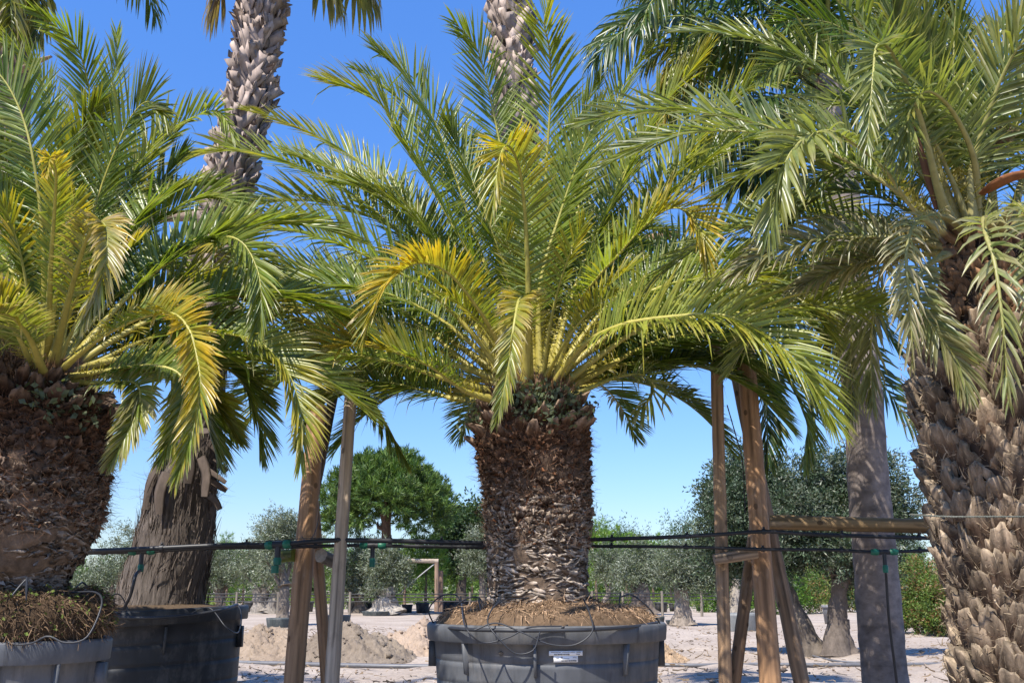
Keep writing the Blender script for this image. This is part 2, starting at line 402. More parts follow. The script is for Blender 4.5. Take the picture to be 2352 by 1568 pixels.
def stubs(mb, A, O, U, S, w, h, p, tilt, Cb, Ct, r):
    """cut leaf bases: a ridged tongue widening upwards, cut off square with a cracked end face"""
    n = len(A); us = np.array([-1, -.86, -.68, -.46, -.22, .04, .28, .5, .7, .87, 1]); m = len(us)
    rows = [(-.15, .35, .0, 0), (.2, .72, .30, 0), (.5, .95, .58, 0), (.78, 1.0, .85, 0), (.97, .9, 1.0, 0), (1.03, .84, .93, 1), (1.06, .74, .35, 1), (1.0, .55, -.15, 2)]
    Ut = U * np.cos(tilt)[:, None] + S * np.sin(tilt)[:, None]; St = S * np.cos(tilt)[:, None] - U * np.sin(tilt)[:, None]
    V = np.zeros((n, len(rows), m, 3)); C = np.zeros((n, len(rows), m, 3)); sk = r.normal(0, .16, n); rid = r.normal(0, .085, (n, m)); cut = r.normal(0, .05, (n, m)) - .18 * (r.uniform(size=(n, m)) < .10)
    st = r.uniform(.42, 1.3, (n, m))
    for a, (hh, ww, pp, kind) in enumerate(rows):
        for b, u in enumerate(us):
            prof = 1 - .78 * np.abs(u) ** 2.2 + rid[:, b] * (abs(u) < .99)
            top = (1 - .28 * abs(u) ** 2 + sk * u + cut[:, b]) if a > 2 else 1.0
            V[:, a, b] = A + Ut * (h * hh * top)[:, None] + St * (w * .5 * ww * u)[:, None] + O * (p * pp * prof)[:, None]
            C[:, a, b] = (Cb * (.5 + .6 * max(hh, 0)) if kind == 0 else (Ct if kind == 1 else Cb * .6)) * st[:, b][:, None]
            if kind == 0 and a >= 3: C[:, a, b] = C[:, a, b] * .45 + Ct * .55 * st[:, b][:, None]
    V += r.normal(0, 1, V.shape) * .0042
    f = [[a * m + b, a * m + b + 1, (a + 1) * m + b + 1, (a + 1) * m + b] for a in range(len(rows) - 1) for b in range(m - 1)]
    mb.add(V, (np.array(f)[None] + (np.arange(n) * m * len(rows))[:, None, None]).reshape(-1, 4), C.reshape(-1, 3))

def strands(mb, A, D, L, w, col, r, curl=.5, seg=3):
    """thin fibres or roots"""
    n = len(A); p = A.copy(); d = D.copy(); W = unit(np.cross(D, r.normal(size=(n, 3))))
    V = np.zeros((n, seg + 1, 2, 3)); col = np.asarray(col); C = np.broadcast_to(col[:, None, None], (n, seg + 1, 2, 3)) if col.ndim == 2 else np.broadcast_to(col, (n, seg + 1, 2, 3))
    for k in range(seg + 1):
        ww = w * (1 - .8 * k / seg); V[:, k, 0] = p - W * ww[:, None] * .5; V[:, k, 1] = p + W * ww[:, None] * .5
        d = unit(d + r.normal(0, curl, (n, 3))); p = p + d * (L / seg)[:, None]
    f = np.array([[2 * k, 2 * k + 1, 2 * k + 3, 2 * k + 2] for k in range(seg)])
    mb.add(V, (f[None] + (np.arange(n) * 2 * (seg + 1))[:, None, None]).reshape(-1, 4), C.reshape(-1, 3))

class Trunk:
    """axis polyline with radius; gives surface points"""
    def __init__(s, P, rad, n=90):
        D = spline(np.hstack([np.asarray(P), np.asarray(rad)[:, None]]), n); s.P = D[:, :3]; s.r = D[:, 3]; s.n = n
        s.T, s.N, s.S = frames(s.P, (0, -1, .001))
        s.len = np.linalg.norm(np.diff(s.P, axis=0), axis=1).sum()
    def at(s, t, th, off=0.0):
        q = np.clip(np.asarray(t), 0, 1) * (s.n - 1)
        f = lambda A: np.stack([np.interp(q, np.arange(s.n), A[:, k]) for k in range(3)], 1)
        c, U, n0, s0 = f(s.P), unit(f(s.T)), unit(f(s.N)), unit(f(s.S)); rr = np.interp(q, np.arange(s.n), s.r) + off
        O = n0 * np.cos(th)[:, None] + s0 * np.sin(th)[:, None]
        return c + O * rr[:, None], O, U, np.cross(U, O)
    def core(s, mb, col, k=72, amp=.012, f=7, seed=0, ring=0):
        a = np.arange(k) * 2 * np.pi / k; O = s.N[:, None] * np.cos(a)[None, :, None] + s.S[:, None] * np.sin(a)[None, :, None]
        base = s.P[:, None] + O * s.r[:, None, None]
        d = vnoise(base, seed, f) * amp + vnoise(base, seed + 1, f * 3) * amp * .6
        V = base + O * d[..., None]
        i, j = np.meshgrid(np.arange(s.n - 1), np.arange(k), indexing='ij'); i = i.ravel(); j = j.ravel(); j2 = (j + 1) % k
        C = np.asarray(col)
        C = (np.repeat(C, k, 0) if C.ndim == 2 else np.tile(C, (s.n * k, 1))) * (1 + .25 * vnoise(base, seed + 2, f * 2).reshape(-1, 1)).clip(.4, 1.6)
        mb.add(V, np.stack([i * k + j, i * k + j2, (i + 1) * k + j2, (i + 1) * k + j], 1), C)
        mb.add(np.vstack([V[-1], s.P[-1:] + s.T[-1] * s.r[-1] * .3]), np.stack([np.arange(k), (np.arange(k) + 1) % k, np.full(k, k)], 1), np.tile(C[-1], (k + 1, 1)))

def pxt(rows, Y):
    """trunk rows (x centre, y, half width) in pixels at depth Y -> points and radii"""
    P = [px(x, y, Y) for x, y, hw in rows]; rad = [hw * Y / FPX * 1.02 for _, _, hw in rows]
    return P, rad

def weeds(mb, pts, r, n=18, s=.035):
    for p in pts:
        B = np.asarray(p) + r.normal(0, .05, (n, 3)); D = unit(r.normal(0, 1, (n, 3)) + (0, -.5, .3)); W = unit(np.cross(D, r.normal(size=(n, 3))))
        L = s * r.uniform(.6, 1.5, n); V = np.zeros((n, 4, 3)); V[:, 0] = B; V[:, 1] = B + D * (L * .5)[:, None] + W * (L * .3)[:, None]; V[:, 2] = B + D * L[:, None]; V[:, 3] = B + D * (L * .5)[:, None] - W * (L * .3)[:, None]
        mb.add(V, np.arange(4 * n).reshape(-1, 4), np.repeat(np.array((.10, .125, .07)) * r.uniform(.6, 1.5, (n, 1)), 4, 0))

# ------------------------------------------------------------------ date-type palms: trunks
def fibrous_trunk(root, tr, r, dark=1.0, nf=5200):
    mb = MB(); tl = np.linspace(0, 1, tr.n)[:, None]
    cb = np.array((.16, .115, .08)); ct = np.array((.05, .028, .018))
    tr.core(mb, cb * (1 - tl) + ct * tl, amp=.012, f=9, seed=int(r.integers(999)))
    # low: wide horizontal ridges, pale
    n = 1300; t = r.uniform(.0, .50, n); th = r.uniform(-np.pi, np.pi, n); A, O, U, S = tr.at(t, th, -.006)
    k = r.uniform(.5, 1.25, n)[:, None]
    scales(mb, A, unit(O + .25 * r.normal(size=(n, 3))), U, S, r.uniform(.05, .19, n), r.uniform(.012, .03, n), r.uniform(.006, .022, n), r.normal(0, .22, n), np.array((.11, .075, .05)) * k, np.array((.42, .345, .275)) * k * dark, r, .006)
    # middle: torn strips and curling shreds
    for n, w0, w1, l0, l1, cu in ((4600, .008, .026, .03, .08, .45), (2600, .02, .05, .025, .065, .3)):
        t = r.uniform(.30, .84, n); th = r.uniform(-np.pi, np.pi, n); A, O, U, S = tr.at(t, th, -.008)
        D = unit(O * r.uniform(.1, .9, (n, 1)) + U * r.normal(.45, .7, (n, 1)) + S * r.normal(0, .75, (n, 1)))
        q_ = np.clip((t - .42) / .3, 0, 1)[:, None]; k = (r.uniform(.3, 1.25, n) ** 1.3)[:, None]; red = (r.uniform(size=n) < .16)[:, None]
        strands(mb, A, D, r.uniform(l0, l1, n), r.uniform(w0, w1, n), np.where(red, np.array((.20, .085, .04)), np.array((.40, .32, .245)) * (1 - q_) + np.array((.155, .082, .048)) * q_) * k * dark, r, cu, 4)
    # top: cut stubs
    n = 52; q = np.arange(n); t = .74 + .2 * (q / n); th = q * 2.39996; A, O, U, S = tr.at(t, th, -.01); k = r.uniform(.7, 1.3, n)[:, None]
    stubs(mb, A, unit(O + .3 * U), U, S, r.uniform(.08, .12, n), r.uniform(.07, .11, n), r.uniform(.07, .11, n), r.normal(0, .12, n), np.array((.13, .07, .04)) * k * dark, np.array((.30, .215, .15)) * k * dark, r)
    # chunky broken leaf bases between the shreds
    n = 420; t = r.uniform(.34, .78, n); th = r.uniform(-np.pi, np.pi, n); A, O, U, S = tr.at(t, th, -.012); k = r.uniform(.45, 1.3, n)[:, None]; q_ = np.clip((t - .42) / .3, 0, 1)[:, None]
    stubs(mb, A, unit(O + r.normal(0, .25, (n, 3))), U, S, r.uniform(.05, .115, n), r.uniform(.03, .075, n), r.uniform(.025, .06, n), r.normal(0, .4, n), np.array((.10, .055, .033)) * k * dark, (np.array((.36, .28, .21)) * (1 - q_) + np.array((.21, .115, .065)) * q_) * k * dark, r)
    # loose fibres
    n = nf; t = r.uniform(.22, .93, n) ** .8; th = r.uniform(-np.pi, np.pi, n); A, O, U, S = tr.at(t, th, .0)
    D = unit(O * .5 + S * r.normal(0, 1.0, (n, 1)) + U * r.normal(-.2, .6, (n, 1)))
    c = np.array((.13, .07, .04)) * r.uniform(.4, 2.0, (n, 1))
    strands(mb, A, D, r.uniform(.04, .13, n), np.full(n, .003), c, r, .4)
    n = 1400; t = r.uniform(.9, 1.0, n); th = r.uniform(-np.pi, np.pi, n); A, O, U, S = tr.at(t, th, -.01)
    strands(mb, A, unit(U + O * r.uniform(-.2, .6, (n, 1)) + S * r.normal(0, .35, (n, 1))), r.uniform(.06, .2, n), r.uniform(.003, .012, n), np.array((.15, .09, .05)) * r.uniform(.4, 1.8, (n, 1)), r, .3)
    return mb.build('trunk', M_BARK, root)

def rootball(root, c, prof, r, col, n, moss=0):
    mb = MB(); prof = np.asarray(prof); lathe(mb, prof, c, np.asarray(col) * .45, 72); W = mb.v[-1]; W += (vnoise(W, 12, 6) * .026 + vnoise(W, 13, 15) * .018)[:, None] * np.array([0, 0, 1.])
    s = r.uniform(.14 if not moss else .20, 1, n) ** .9; L = np.concatenate([[0], np.cumsum(np.linalg.norm(np.diff(prof, axis=0), axis=1))]); L /= L[-1]
    rr = np.interp(s, L, prof[:, 0]); zz = np.interp(s, L, prof[:, 1]); th = r.uniform(-np.pi, np.pi, n)
    A = np.stack([rr * np.cos(th), rr * np.sin(th), zz], 1) + np.asarray(c); A = A + (vnoise(A, 12, 6) * .026 + vnoise(A, 13, 15) * .018)[:, None] * np.array([0, 0, 1.]) + r.normal(0, .006, (n, 3)) + np.array([0, 0, .006])
    O = np.stack([np.cos(th), np.sin(th), np.zeros(n)], 1)
    D = unit(O * .4 + np.array([0, 0, -.75]) + r.normal(0, .42, (n, 3)))
    C = np.asarray(col) * r.uniform(.3, 1.6, (n, 1))
    strands(mb, A, D, r.uniform(.03, .10, n), r.uniform(.003, .007, n), C, r, .35)
    if moss:
        k = moss; q = r.integers(0, n, k); B = A[q] + O[q] * .012; D = unit(O[q] + r.normal(0, .7, (k, 3))); W = unit(np.cross(D, r.normal(size=(k, 3)))); l = r.uniform(.012, .03, k)[:, None]
        V = np.stack([B, B + D * l * .5 + W * l * .3, B + D * l, B + D * l * .5 - W * l * .3], 1)
        mb.add(V, np.arange(4 * k).reshape(-1, 4), np.repeat(np.array((.10, .13, .03)) * r.uniform(.6, 1.5, (k, 1)), 4, 0))
    return mb.build('root_ball', M_ROOT, root)

# ---- centre palm
r = rng(); DC = 6.8
root = thing('date_palm', px(1235, 1400, DC), 'squat date palm in the middle, in the grey pot with white labels', 'palm tree', 'palms in pots')
P, rad = pxt([(1237, 1410, 116), (1237, 1370, 108), (1234, 1300, 108), (1236, 1200, 110), (1232, 1100, 115), (1224, 1040, 121), (1221, 990, 119), (1222, 950, 106), (1222, 915, 82)], DC)
trc = Trunk(P, rad); fibrous_trunk(root, trc, r)
pc = px(1255, 1432, DC)
rootball(root, (pc[0], DC, pc[2]), [(.70, -.06), (.695, .01), (.66, .055), (.56, .09), (.42, .115), (.2, .14)], r, (.31, .205, .125), 11000)
mb = MB(); A, O, U, S = trc.at(r.uniform(.86, 1, 60), r.normal(.25, .7, 60), .03); weeds(mb, A, r, 16); A, O, U, S = trc.at(r.uniform(.84, .93, 12), r.normal(-1.4, .15, 12), .05); weeds(mb, A, r, 12)
wd = mb.build('weeds', M_SHRUB, root); wd['kind'] = 'stuff'; wd['label'] = 'small grey-green weeds sprouting from the trunk top'
cc = px(1222, 880, DC)
def F(rt, d0, cen, pts, **kw):
    return frond(rt, [px(x, y, d0 + dy) for x, y, dy in pts], cen, **kw)
ST = dict(yel=.22, mixl=.45)
C = lambda pts, **kw: F(root, DC, cc, pts, **{'L': .40, **kw})
# back first
C([(1230, 890, .1), (1200, 600, .3), (1144, 310, .35), (1117, 187, .3), (1094, 110, .2), (1044, 50, .0)], yel=.03, mixl=.45, L=.38, vee=10)
C([(1235, 890, .1), (1250, 600, .2), (1254, 400, .2), (1264, 233, .1), (1262, 117, -.1), (1250, 50, -.3), (1268, -20, -.3)], yel=.18, mixl=.7, L=.44, vee=12, yt=.95, droop=.06)
C([(1210, 890, .0), (1110, 600, .3), (1010, 307, .5), (974, 247, .5), (944, 187, .5), (904, 147, .5), (864, 113, .4)], yel=.08, mixl=.3, yt=1, L=.46)
C([(1210, 890, .1), (1080, 520, .6), (940, 260, .8), (900, 213, .8), (850, 175, .8), (812, 157, .7)], yel=.1, mixl=.3, L=.28)
C([(1195, 890, -.1), (1110, 650, -.1), (1037, 513, -.1), (977, 410, 0), (910, 307, .0), (880, 247, .0), (830, 215, -.1), (750, 185, -.2)], yel=.25, mixl=.5, yt=1.0, L=.47, vee=22)
C([(1250, 890, .1), (1300, 600, .5), (1357, 373, .7), (1400, 283, .7), (1437, 187, .7), (1500, 95, .6)], yel=.1, mixl=.45, L=.34)
C([(1245, 890, .2), (1270, 560, .7), (1314, 317, .9), (1350, 233, .9), (1385, 165, .8)], yel=.02, mixl=.7, L=.3)
C([(1260, 890, .0), (1310, 690, .1), (1384, 507, .2), (1417, 443, .2), (1467, 333, .1), (1517, 247, .0), (1568, 187, -.1), (1625, 115, -.3)], yel=.3, mixl=.6, yt=1.0, L=.38)
C([(1265, 890, .1), (1400, 640, .4), (1530, 420, .5), (1618, 300, .4), (1685, 227, .3), (1728, 197, .1), (1795, 185, -.1)], yel=.15, mixl=.6, L=.36)
C([(1270, 890, .1), (1380, 720, .3), (1560, 570, .4), (1700, 510, .3), (1790, 482, .2), (1851, 478, .1), (1940, 495, 0), (2010, 560, -.1)], yel=.2, mixl=.75, L=.34, vee=38)
C([(1265, 895, -.1), (1277, 860, -.1), (1330, 702, -.3), (1377, 632, -.5), (1417, 589, -.6), (1467, 532, -.7), (1530, 482, -.8), (1580, 486, -.9), (1612, 535, -1.0), (1625, 600, -1.0)], yel=.55, mixl=.7, yt=.82, vee=38, L=.3, face=.6)
C([(1275, 895, .0), (1400, 800, -.1), (1500, 745, -.2), (1700, 718, -.25), (1851, 705, -.3), (1951, 702, -.35), (2051, 718, -.4), (2100, 800, -.4)], yel=.12, mixl=.8, L=.36, vee=32, droop=.12, face=1.5)
C([(1265, 895, -.1), (1330, 800, -.4), (1430, 745, -.7), (1568, 724, -.95), (1651, 722, -1.05), (1718, 742, -1.1), (1768, 776, -1.15), (1818, 819, -1.2), (1868, 886, -1.2), (1918, 972, -1.2)], yel=.22, mixl=.9, yt=.5, L=.40, vee=32, droop=.08, face=1.6)
C([(1280, 905, .0), (1380, 850, .1), (1520, 780, .3), (1680, 770, .4), (1780, 830, .45), (1850, 960, .4), (1850, 1050, .4)], yel=.02, mixl=.2, base=DKGREEN, L=.36)  # low fronds: under-crown shade put into the leaf colour as darker green
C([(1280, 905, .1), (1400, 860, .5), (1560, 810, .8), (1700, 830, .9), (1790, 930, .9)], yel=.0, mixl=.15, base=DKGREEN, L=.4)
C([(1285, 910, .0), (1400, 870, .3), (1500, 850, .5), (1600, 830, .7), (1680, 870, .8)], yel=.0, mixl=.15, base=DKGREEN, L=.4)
C([(1290, 915, -.1), (1350, 893, -.1), (1420, 865, 0), (1480, 862, 0), (1500, 900, 0), (1460, 950, -.05)], yel=.1, mixl=.2, L=.22, dead=.35, n=26, tp=.55)
# left side
C([(1180, 890, -.1), (1080, 760, -.2), (980, 665, -.3), (870, 603, -.5), (783, 562, -.6), (667, 529, -.7), (575, 530, -.8), (490, 556, -.9)], yel=.3, mixl=.55, yt=.95, L=.42, vee=34, droop=.12)
C([(1190, 895, -.15), (1150, 800, -.3), (1100, 712, -.6), (1030, 628, -.85), (960, 605, -1.0), (900, 642, -1.15), (862, 700, -1.2), (838, 770, -1.2)], yel=.7, mixl=.65, yt=.7, L=.27, n=120, vee=42, droop=.06, face=.5)
C([(1170, 900, 0), (1080, 840, .1), (930, 720, .3), (800, 660, .4), (680, 640, .4), (600, 655, .4), (540, 690, .4)], yel=.12, mixl=.3, L=.36, vee=40)
C([(1150, 905, 0), (1017, 868, -.2), (917, 836, -.35), (784, 812, -.5), (650, 809, -.6), (560, 822, -.6), (480, 838, -.6)], yel=.25, mixl=.55, L=.40, vee=42)
C([(1140, 920, -.2), (1067, 896, -.4), (984, 839, -.6), (884, 802, -.75), (790, 795, -.85), (710, 825, -.9)], yel=.45, mixl=.4, L=.28, vee=35)
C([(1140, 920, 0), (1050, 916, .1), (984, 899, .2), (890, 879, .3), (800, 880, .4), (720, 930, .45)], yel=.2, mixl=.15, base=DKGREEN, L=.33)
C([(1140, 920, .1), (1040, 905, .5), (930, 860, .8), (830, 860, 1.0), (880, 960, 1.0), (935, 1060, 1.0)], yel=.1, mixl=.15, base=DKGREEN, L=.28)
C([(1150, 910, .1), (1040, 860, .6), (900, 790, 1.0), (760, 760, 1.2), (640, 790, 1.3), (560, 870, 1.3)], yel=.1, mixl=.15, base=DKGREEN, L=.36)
C([(1180, 895, 0), (1100, 760, .1), (1000, 600, .3), (900, 480, .4), (780, 400, .5), (660, 350, .5)], yel=.1, mixl=.35, L=.36)
C([(1180, 895, 0), (1090, 740, .2), (940, 560, .4), (800, 440, .5), (620, 360, .5), (500, 345, .4), (410, 375, .3)], yel=.25, mixl=.5, L=.36, yt=1, vee=30)
C([(1190, 890, .1), (1080, 640, .5), (900, 430, .8), (760, 330, .9), (650, 280, .8), (575, 255, .7)], yel=.3, mixl=.5, yt=1.0, L=.3)
for pts, kw in [
    ([(1180, 900, .1), (1060, 800, .5), (900, 700, .8), (740, 640, .9), (600, 620, .9), (480, 660, .9)], dict(yel=.1, mixl=.3, vee=40)),
    ([(1170, 900, .1), (1060, 830, .5), (930, 770, .8), (800, 720, .9), (660, 720, 1.0), (540, 780, 1.0)], dict(yel=.2, mixl=.3, vee=40)),
    ([(1180, 890, .1), (1080, 700, .4), (960, 560, .6), (830, 490, .7), (700, 460, .7), (590, 470, .6), (510, 520, .5)], dict(yel=.15, mixl=.4, vee=38)),
    ([(1190, 890, .0), (1110, 720, .0), (1030, 600, .1), (950, 500, .2), (860, 440, .2), (770, 420, .2)], dict(yel=.15, mixl=.4)),
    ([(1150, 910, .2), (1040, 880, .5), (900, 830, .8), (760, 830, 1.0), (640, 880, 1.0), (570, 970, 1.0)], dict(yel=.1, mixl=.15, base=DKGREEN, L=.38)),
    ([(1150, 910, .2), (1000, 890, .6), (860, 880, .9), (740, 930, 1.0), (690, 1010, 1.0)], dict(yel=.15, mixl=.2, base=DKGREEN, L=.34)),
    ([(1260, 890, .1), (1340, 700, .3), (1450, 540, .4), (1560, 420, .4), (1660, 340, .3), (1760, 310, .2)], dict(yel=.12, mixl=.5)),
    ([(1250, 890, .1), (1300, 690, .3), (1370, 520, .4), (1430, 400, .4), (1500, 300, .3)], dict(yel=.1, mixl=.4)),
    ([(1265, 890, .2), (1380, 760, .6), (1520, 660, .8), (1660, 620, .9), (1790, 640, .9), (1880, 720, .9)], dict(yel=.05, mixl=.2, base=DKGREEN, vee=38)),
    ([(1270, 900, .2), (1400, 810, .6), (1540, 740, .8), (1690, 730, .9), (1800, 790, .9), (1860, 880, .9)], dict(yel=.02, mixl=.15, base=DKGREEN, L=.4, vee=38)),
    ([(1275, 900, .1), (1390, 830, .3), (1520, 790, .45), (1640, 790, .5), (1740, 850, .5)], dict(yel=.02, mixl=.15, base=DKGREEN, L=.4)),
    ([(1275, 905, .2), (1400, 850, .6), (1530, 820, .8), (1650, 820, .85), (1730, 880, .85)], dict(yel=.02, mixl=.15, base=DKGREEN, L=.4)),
    ([(1270, 890, .0), (1360, 770, -.1), (1470, 680, -.15), (1600, 640, -.2), (1730, 640, -.2), (1840, 690, -.2), (1910, 770, -.2)], dict(yel=.2, mixl=.6, vee=38)),
    ([(1240, 890, .1), (1240, 660, .1), (1290, 480, .1), (1340, 340, .0), (1380, 250, -.1)], dict(yel=.1, mixl=.45, vee=20)),
    ([(1205, 890, .1), (1170, 660, .1), (1110, 480, .1), (1060, 360, .1), (1030, 280, .0)], dict(yel=.1, mixl=.4, vee=20)),
]: C(pts, **kw)
# towards the viewer
C([(1212, 900, -.15), (1214, 700, -.35), (1207, 513, -.55), (1197, 410, -.75), (1184, 360, -.9), (1167, 335, -1.05), (1152, 350, -1.15), (1140, 410, -1.2), (1132, 480, -1.2)], yel=.45, mixl=.6, yt=.76, L=.29, vee=26, tipbrown=.5)
C([(1205, 910, -.15), (1212, 800, -.3), (1216, 715, -.55), (1208, 685, -.8), (1192, 690, -1.0), (1180, 750, -1.15), (1165, 860, -1.2), (1140, 965, -1.2)], yel=.5, mixl=.5, yt=.55, L=.175, vee=25, dead=.12, tipbrown=.8, label='short drooping frond with yellow crest and dry tip')
# free filling of the crown behind and low down
rr = rng()
for az, el, ln, bd in [(20, 60, 2.2, 90), (45, 70, 2.3, 70), (75, 78, 2.3, 60), (105, 76, 2.3, 60), (135, 66, 2.3, 80), (160, 55, 2.2, 90), (30, 40, 2.2, 80), (60, 45, 2.2, 80), (90, 50, 2.2, 80), (120, 46, 2.2, 80), (150, 40, 2.2, 80),
                       (15, 22, 2.1, 70), (40, 15, 2.0, 60), (70, 20, 2.0, 60), (110, 20, 2.0, 60), (140, 15, 2.0, 60), (170, 22, 2.1, 70), (0, 45, 2.1, 90), (180, 48, 2.1, 90)]:
    frond(root, arc(cc, az + rr.normal(0, 4), el, ln, bd, .14), cc, yel=.05, mixl=.3, L=.36)
# petiole-rich heart
for az, el, ln in [(200, 60, 1.0), (330, 62, 1.0), (250, 80, 1.0), (300, 75, 1.1), (225, 50, .8), (310, 50, .8)]:
    frond(root, arc(cc, az, el, ln, 40, .12), cc, yel=.35, mixl=.5, L=.2, n=30, tp=.5, r0=.018)

# ---- left palm
r = rng(); DL = 5.2
rootL = thing('date_palm', px(60, 1380, DL), 'date palm at the left edge, trunk tinted dark for shade, on a mossy root ball', 'palm tree', 'palms in pots')
P, rad = pxt([(55, 1385, 90), (55, 1345, 88), (52, 1310, 118), (48, 1260, 150), (46, 1180, 170), (48, 1080, 180), (56, 980, 174), (68, 920, 152), (90, 870, 100)], DL)
trl = Trunk(P, rad); fibrous_trunk(rootL, trl, r, .62, 8000)  # dark factor puts the left palm's shade into its bark colours
pl = px(40, 1470, DL)
rootball(rootL, (pl[0], DL, pl[2]), [(.36, -.08), (.385, .0), (.415, .06), (.41, .13), (.37, .18), (.28, .21), (.1, .23)], r, (.135, .088, .052), 9500, 1000)
mb = MB(); A, O, U, S = trl.at(r.uniform(.8, 1, 24), r.normal(.9, .3, 24), .02); weeds(mb, A, r, 14); wl_ = mb.build('weeds', M_SHRUB, rootL); wl_['kind'] = 'stuff'; wl_['label'] = 'small weeds sprouting between the leaf stubs'
cl = px(100, 840, DL)
Lf = lambda pts, **kw: F(rootL, DL, cl, pts, **{**dict(L=.28, wid=.0145, r0=.018), **kw})
Lf([(120, 850, .1), (170, 620, .4), (197, 367, .5), (207, 233, .5), (187, 133, .4), (160, 87, .3), (127, 60, .2), (83, 25, .1)], yel=.02, mixl=.35, L=.27, vee=12)
Lf([(125, 850, .0), (180, 620, .1), (227, 447, .1), (273, 327, .0), (307, 260, -.1), (343, 233, -.2), (385, 265, -.3)], yel=.12, yt=.95, mixl=.2, base=DKGREEN, L=.34, vee=12)
Lf([(100, 850, .0), (100, 620, -.1), (90, 460, -.15), (73, 350, -.2), (53, 273, -.2), (27, 213, -.2), (0, 173, -.2), (-60, 110, -.2)], yel=.05, mixl=.25, L=.36, vee=14)
Lf([(110, 850, .1), (140, 540, .6), (130, 320, .8), (113, 233, .8), (83, 157, .8), (33, 110, .7), (-40, 70, .6)], yel=.02, mixl=.8, L=.26, vee=50)
Lf([(125, 850, .2), (200, 560, .8), (253, 213, 1.0), (267, 140, 1.0), (268, 78, 1.0)], yel=.02, mixl=.8, L=.26)
Lf([(130, 850, .2), (230, 560, .6), (310, 380, .8), (367, 313, .9), (417, 283, .9), (467, 260, .8), (505, 258, .7), (538, 310, .6)], yel=.08, mixl=.75, L=.27, vee=40)
Lf([(130, 855, .1), (250, 640, .6), (330, 480, .8), (380, 400, .9), (420, 350, .9)], yel=.02, mixl=.2, base=DKGREEN, L=.28)
Lf([(110, 850, -.1), (115, 640, -.5), (126, 470, -.8), (128, 395, -1.0), (116, 362, -1.2), (105, 400, -1.3)], yel=.6, yt=.9, mixl=.5, L=.13, wid=.013, vee=35)
Lf([(115, 860, -.15), (135, 780, -.25), (165, 660, -.5), (195, 560, -.75), (222, 515, -.95), (243, 522, -1.1), (245, 590, -1.2), (225, 670, -1.2), (190, 740, -1.2)], yel=.6, yt=.65, mixl=.4, L=.17, n=110, dead=.35, tipbrown=.9, vee=30, label='bent frond with yellow crest and dry pinkish-white tip')
Lf([(130, 860, -.2), (180, 815, -.3), (250, 765, -.45), (330, 728, -.6), (395, 720, -.75), (432, 752, -.85), (452, 815, -.9), (460, 890, -.95), (440, 985, -.95), (405, 1100, -.95)], yel=.75, yt=.62, mixl=.4, L=.18, n=120, vee=40, tipbrown=.8, droop=.05, label='strongly hooked frond with bright yellow crest')
Lf([(130, 850, 0), (220, 730, .2), (307, 639, .3), (350, 606, .3), (400, 569, .3), (483, 543, .3), (550, 552, .2), (588, 610, .15), (600, 680, .1), (590, 765, .1)], yel=.1, mixl=.4, L=.28, vee=34)
Lf([(135, 860, 0), (220, 830, .1), (320, 785, .2), (400, 762, .3), (493, 763, .3), (580, 780, .25), (640, 822, .2), (677, 890, .15), (697, 980, .1), (690, 1055, .1)], yel=.3, mixl=.6, L=.28, vee=34)
Lf([(140, 870, -.1), (250, 850, -.2), (360, 840, -.3), (420, 870, -.35), (410, 960, -.4), (370, 1050, -.4)], yel=.2, mixl=.15, L=.19)
Lf([(140, 875, -.1), (230, 880, -.2), (310, 880, -.3), (320, 930, -.35), (290, 1000, -.4), (255, 1060, -.4)], yel=.2, mixl=.15, L=.17, dead=.2)
Lf([(140, 870, .1), (280, 840, .4), (430, 830, .6), (540, 860, .7), (590, 960, .7), (600, 1040, .7)], yel=.05, mixl=.15, base=DKGREEN, L=.28)
Lf([(135, 860, .1), (280, 760, .5), (430, 690, .7), (560, 690, .8), (650, 740, .8), (700, 830, .8)], yel=.35, mixl=.3, L=.3, vee=42)
Lf([(135, 860, .1), (260, 740, .4), (400, 660, .6), (500, 640, .7), (590, 650, .7)], yel=.2, mixl=.3, L=.3, vee=40)
Lf([(140, 875, .1), (300, 860, .5), (420, 880, .7), (470, 960, .7), (500, 1050, .7)], yel=.05, mixl=.15, base=DKGREEN, L=.3)
Lf([(80, 860, -.2), (40, 770, -.4), (-20, 700, -.6), (-90, 690, -.7)], yel=.35, mixl=.4, L=.22, tipbrown=.8)
Lf([(100, 865, -.25), (70, 780, -.5), (20, 725, -.8), (-40, 730, -1.0), (-70, 800, -1.1)], yel=.4, mixl=.4, L=.2, dead=.25, tipbrown=.9)
Lf([(95, 860, 0), (60, 640, 0), (20, 520, -.1), (-40, 420, -.2)], yel=.1, mixl=.4, L=.3)
for pts, kw in [
    ([(135, 860, .1), (260, 800, .5), (400, 790, .7), (520, 830, .8), (610, 920, .8)], dict(base=DKGREEN, mixl=.15, yel=.05)),
    ([(135, 860, .1), (250, 700, .5), (380, 600, .8), (500, 580, .9), (600, 620, .9), (660, 700, .9)], dict(mixl=.3, yel=.1)),
    ([(130, 855, .1), (210, 690, .4), (310, 550, .6), (400, 480, .7), (480, 450, .7), (560, 470, .6)], dict(mixl=.4, yel=.1)),
    ([(120, 850, .2), (190, 600, .5), (280, 440, .7), (350, 350, .8), (400, 310, .8)], dict(mixl=.5)),
    ([(110, 850, .1), (120, 600, .2), (150, 420, .2), (190, 300, .1), (230, 230, 0)], dict(mixl=.4, vee=16)),
    ([(95, 850, .1), (70, 600, .2), (30, 420, .2), (-20, 300, .1)], dict(mixl=.5)),
    ([(140, 875, .2), (260, 860, .5), (380, 860, .7), (470, 900, .8), (540, 1000, .8)], dict(base=DKGREEN, mixl=.15)),
]: Lf(pts, **kw)
rr = rng()
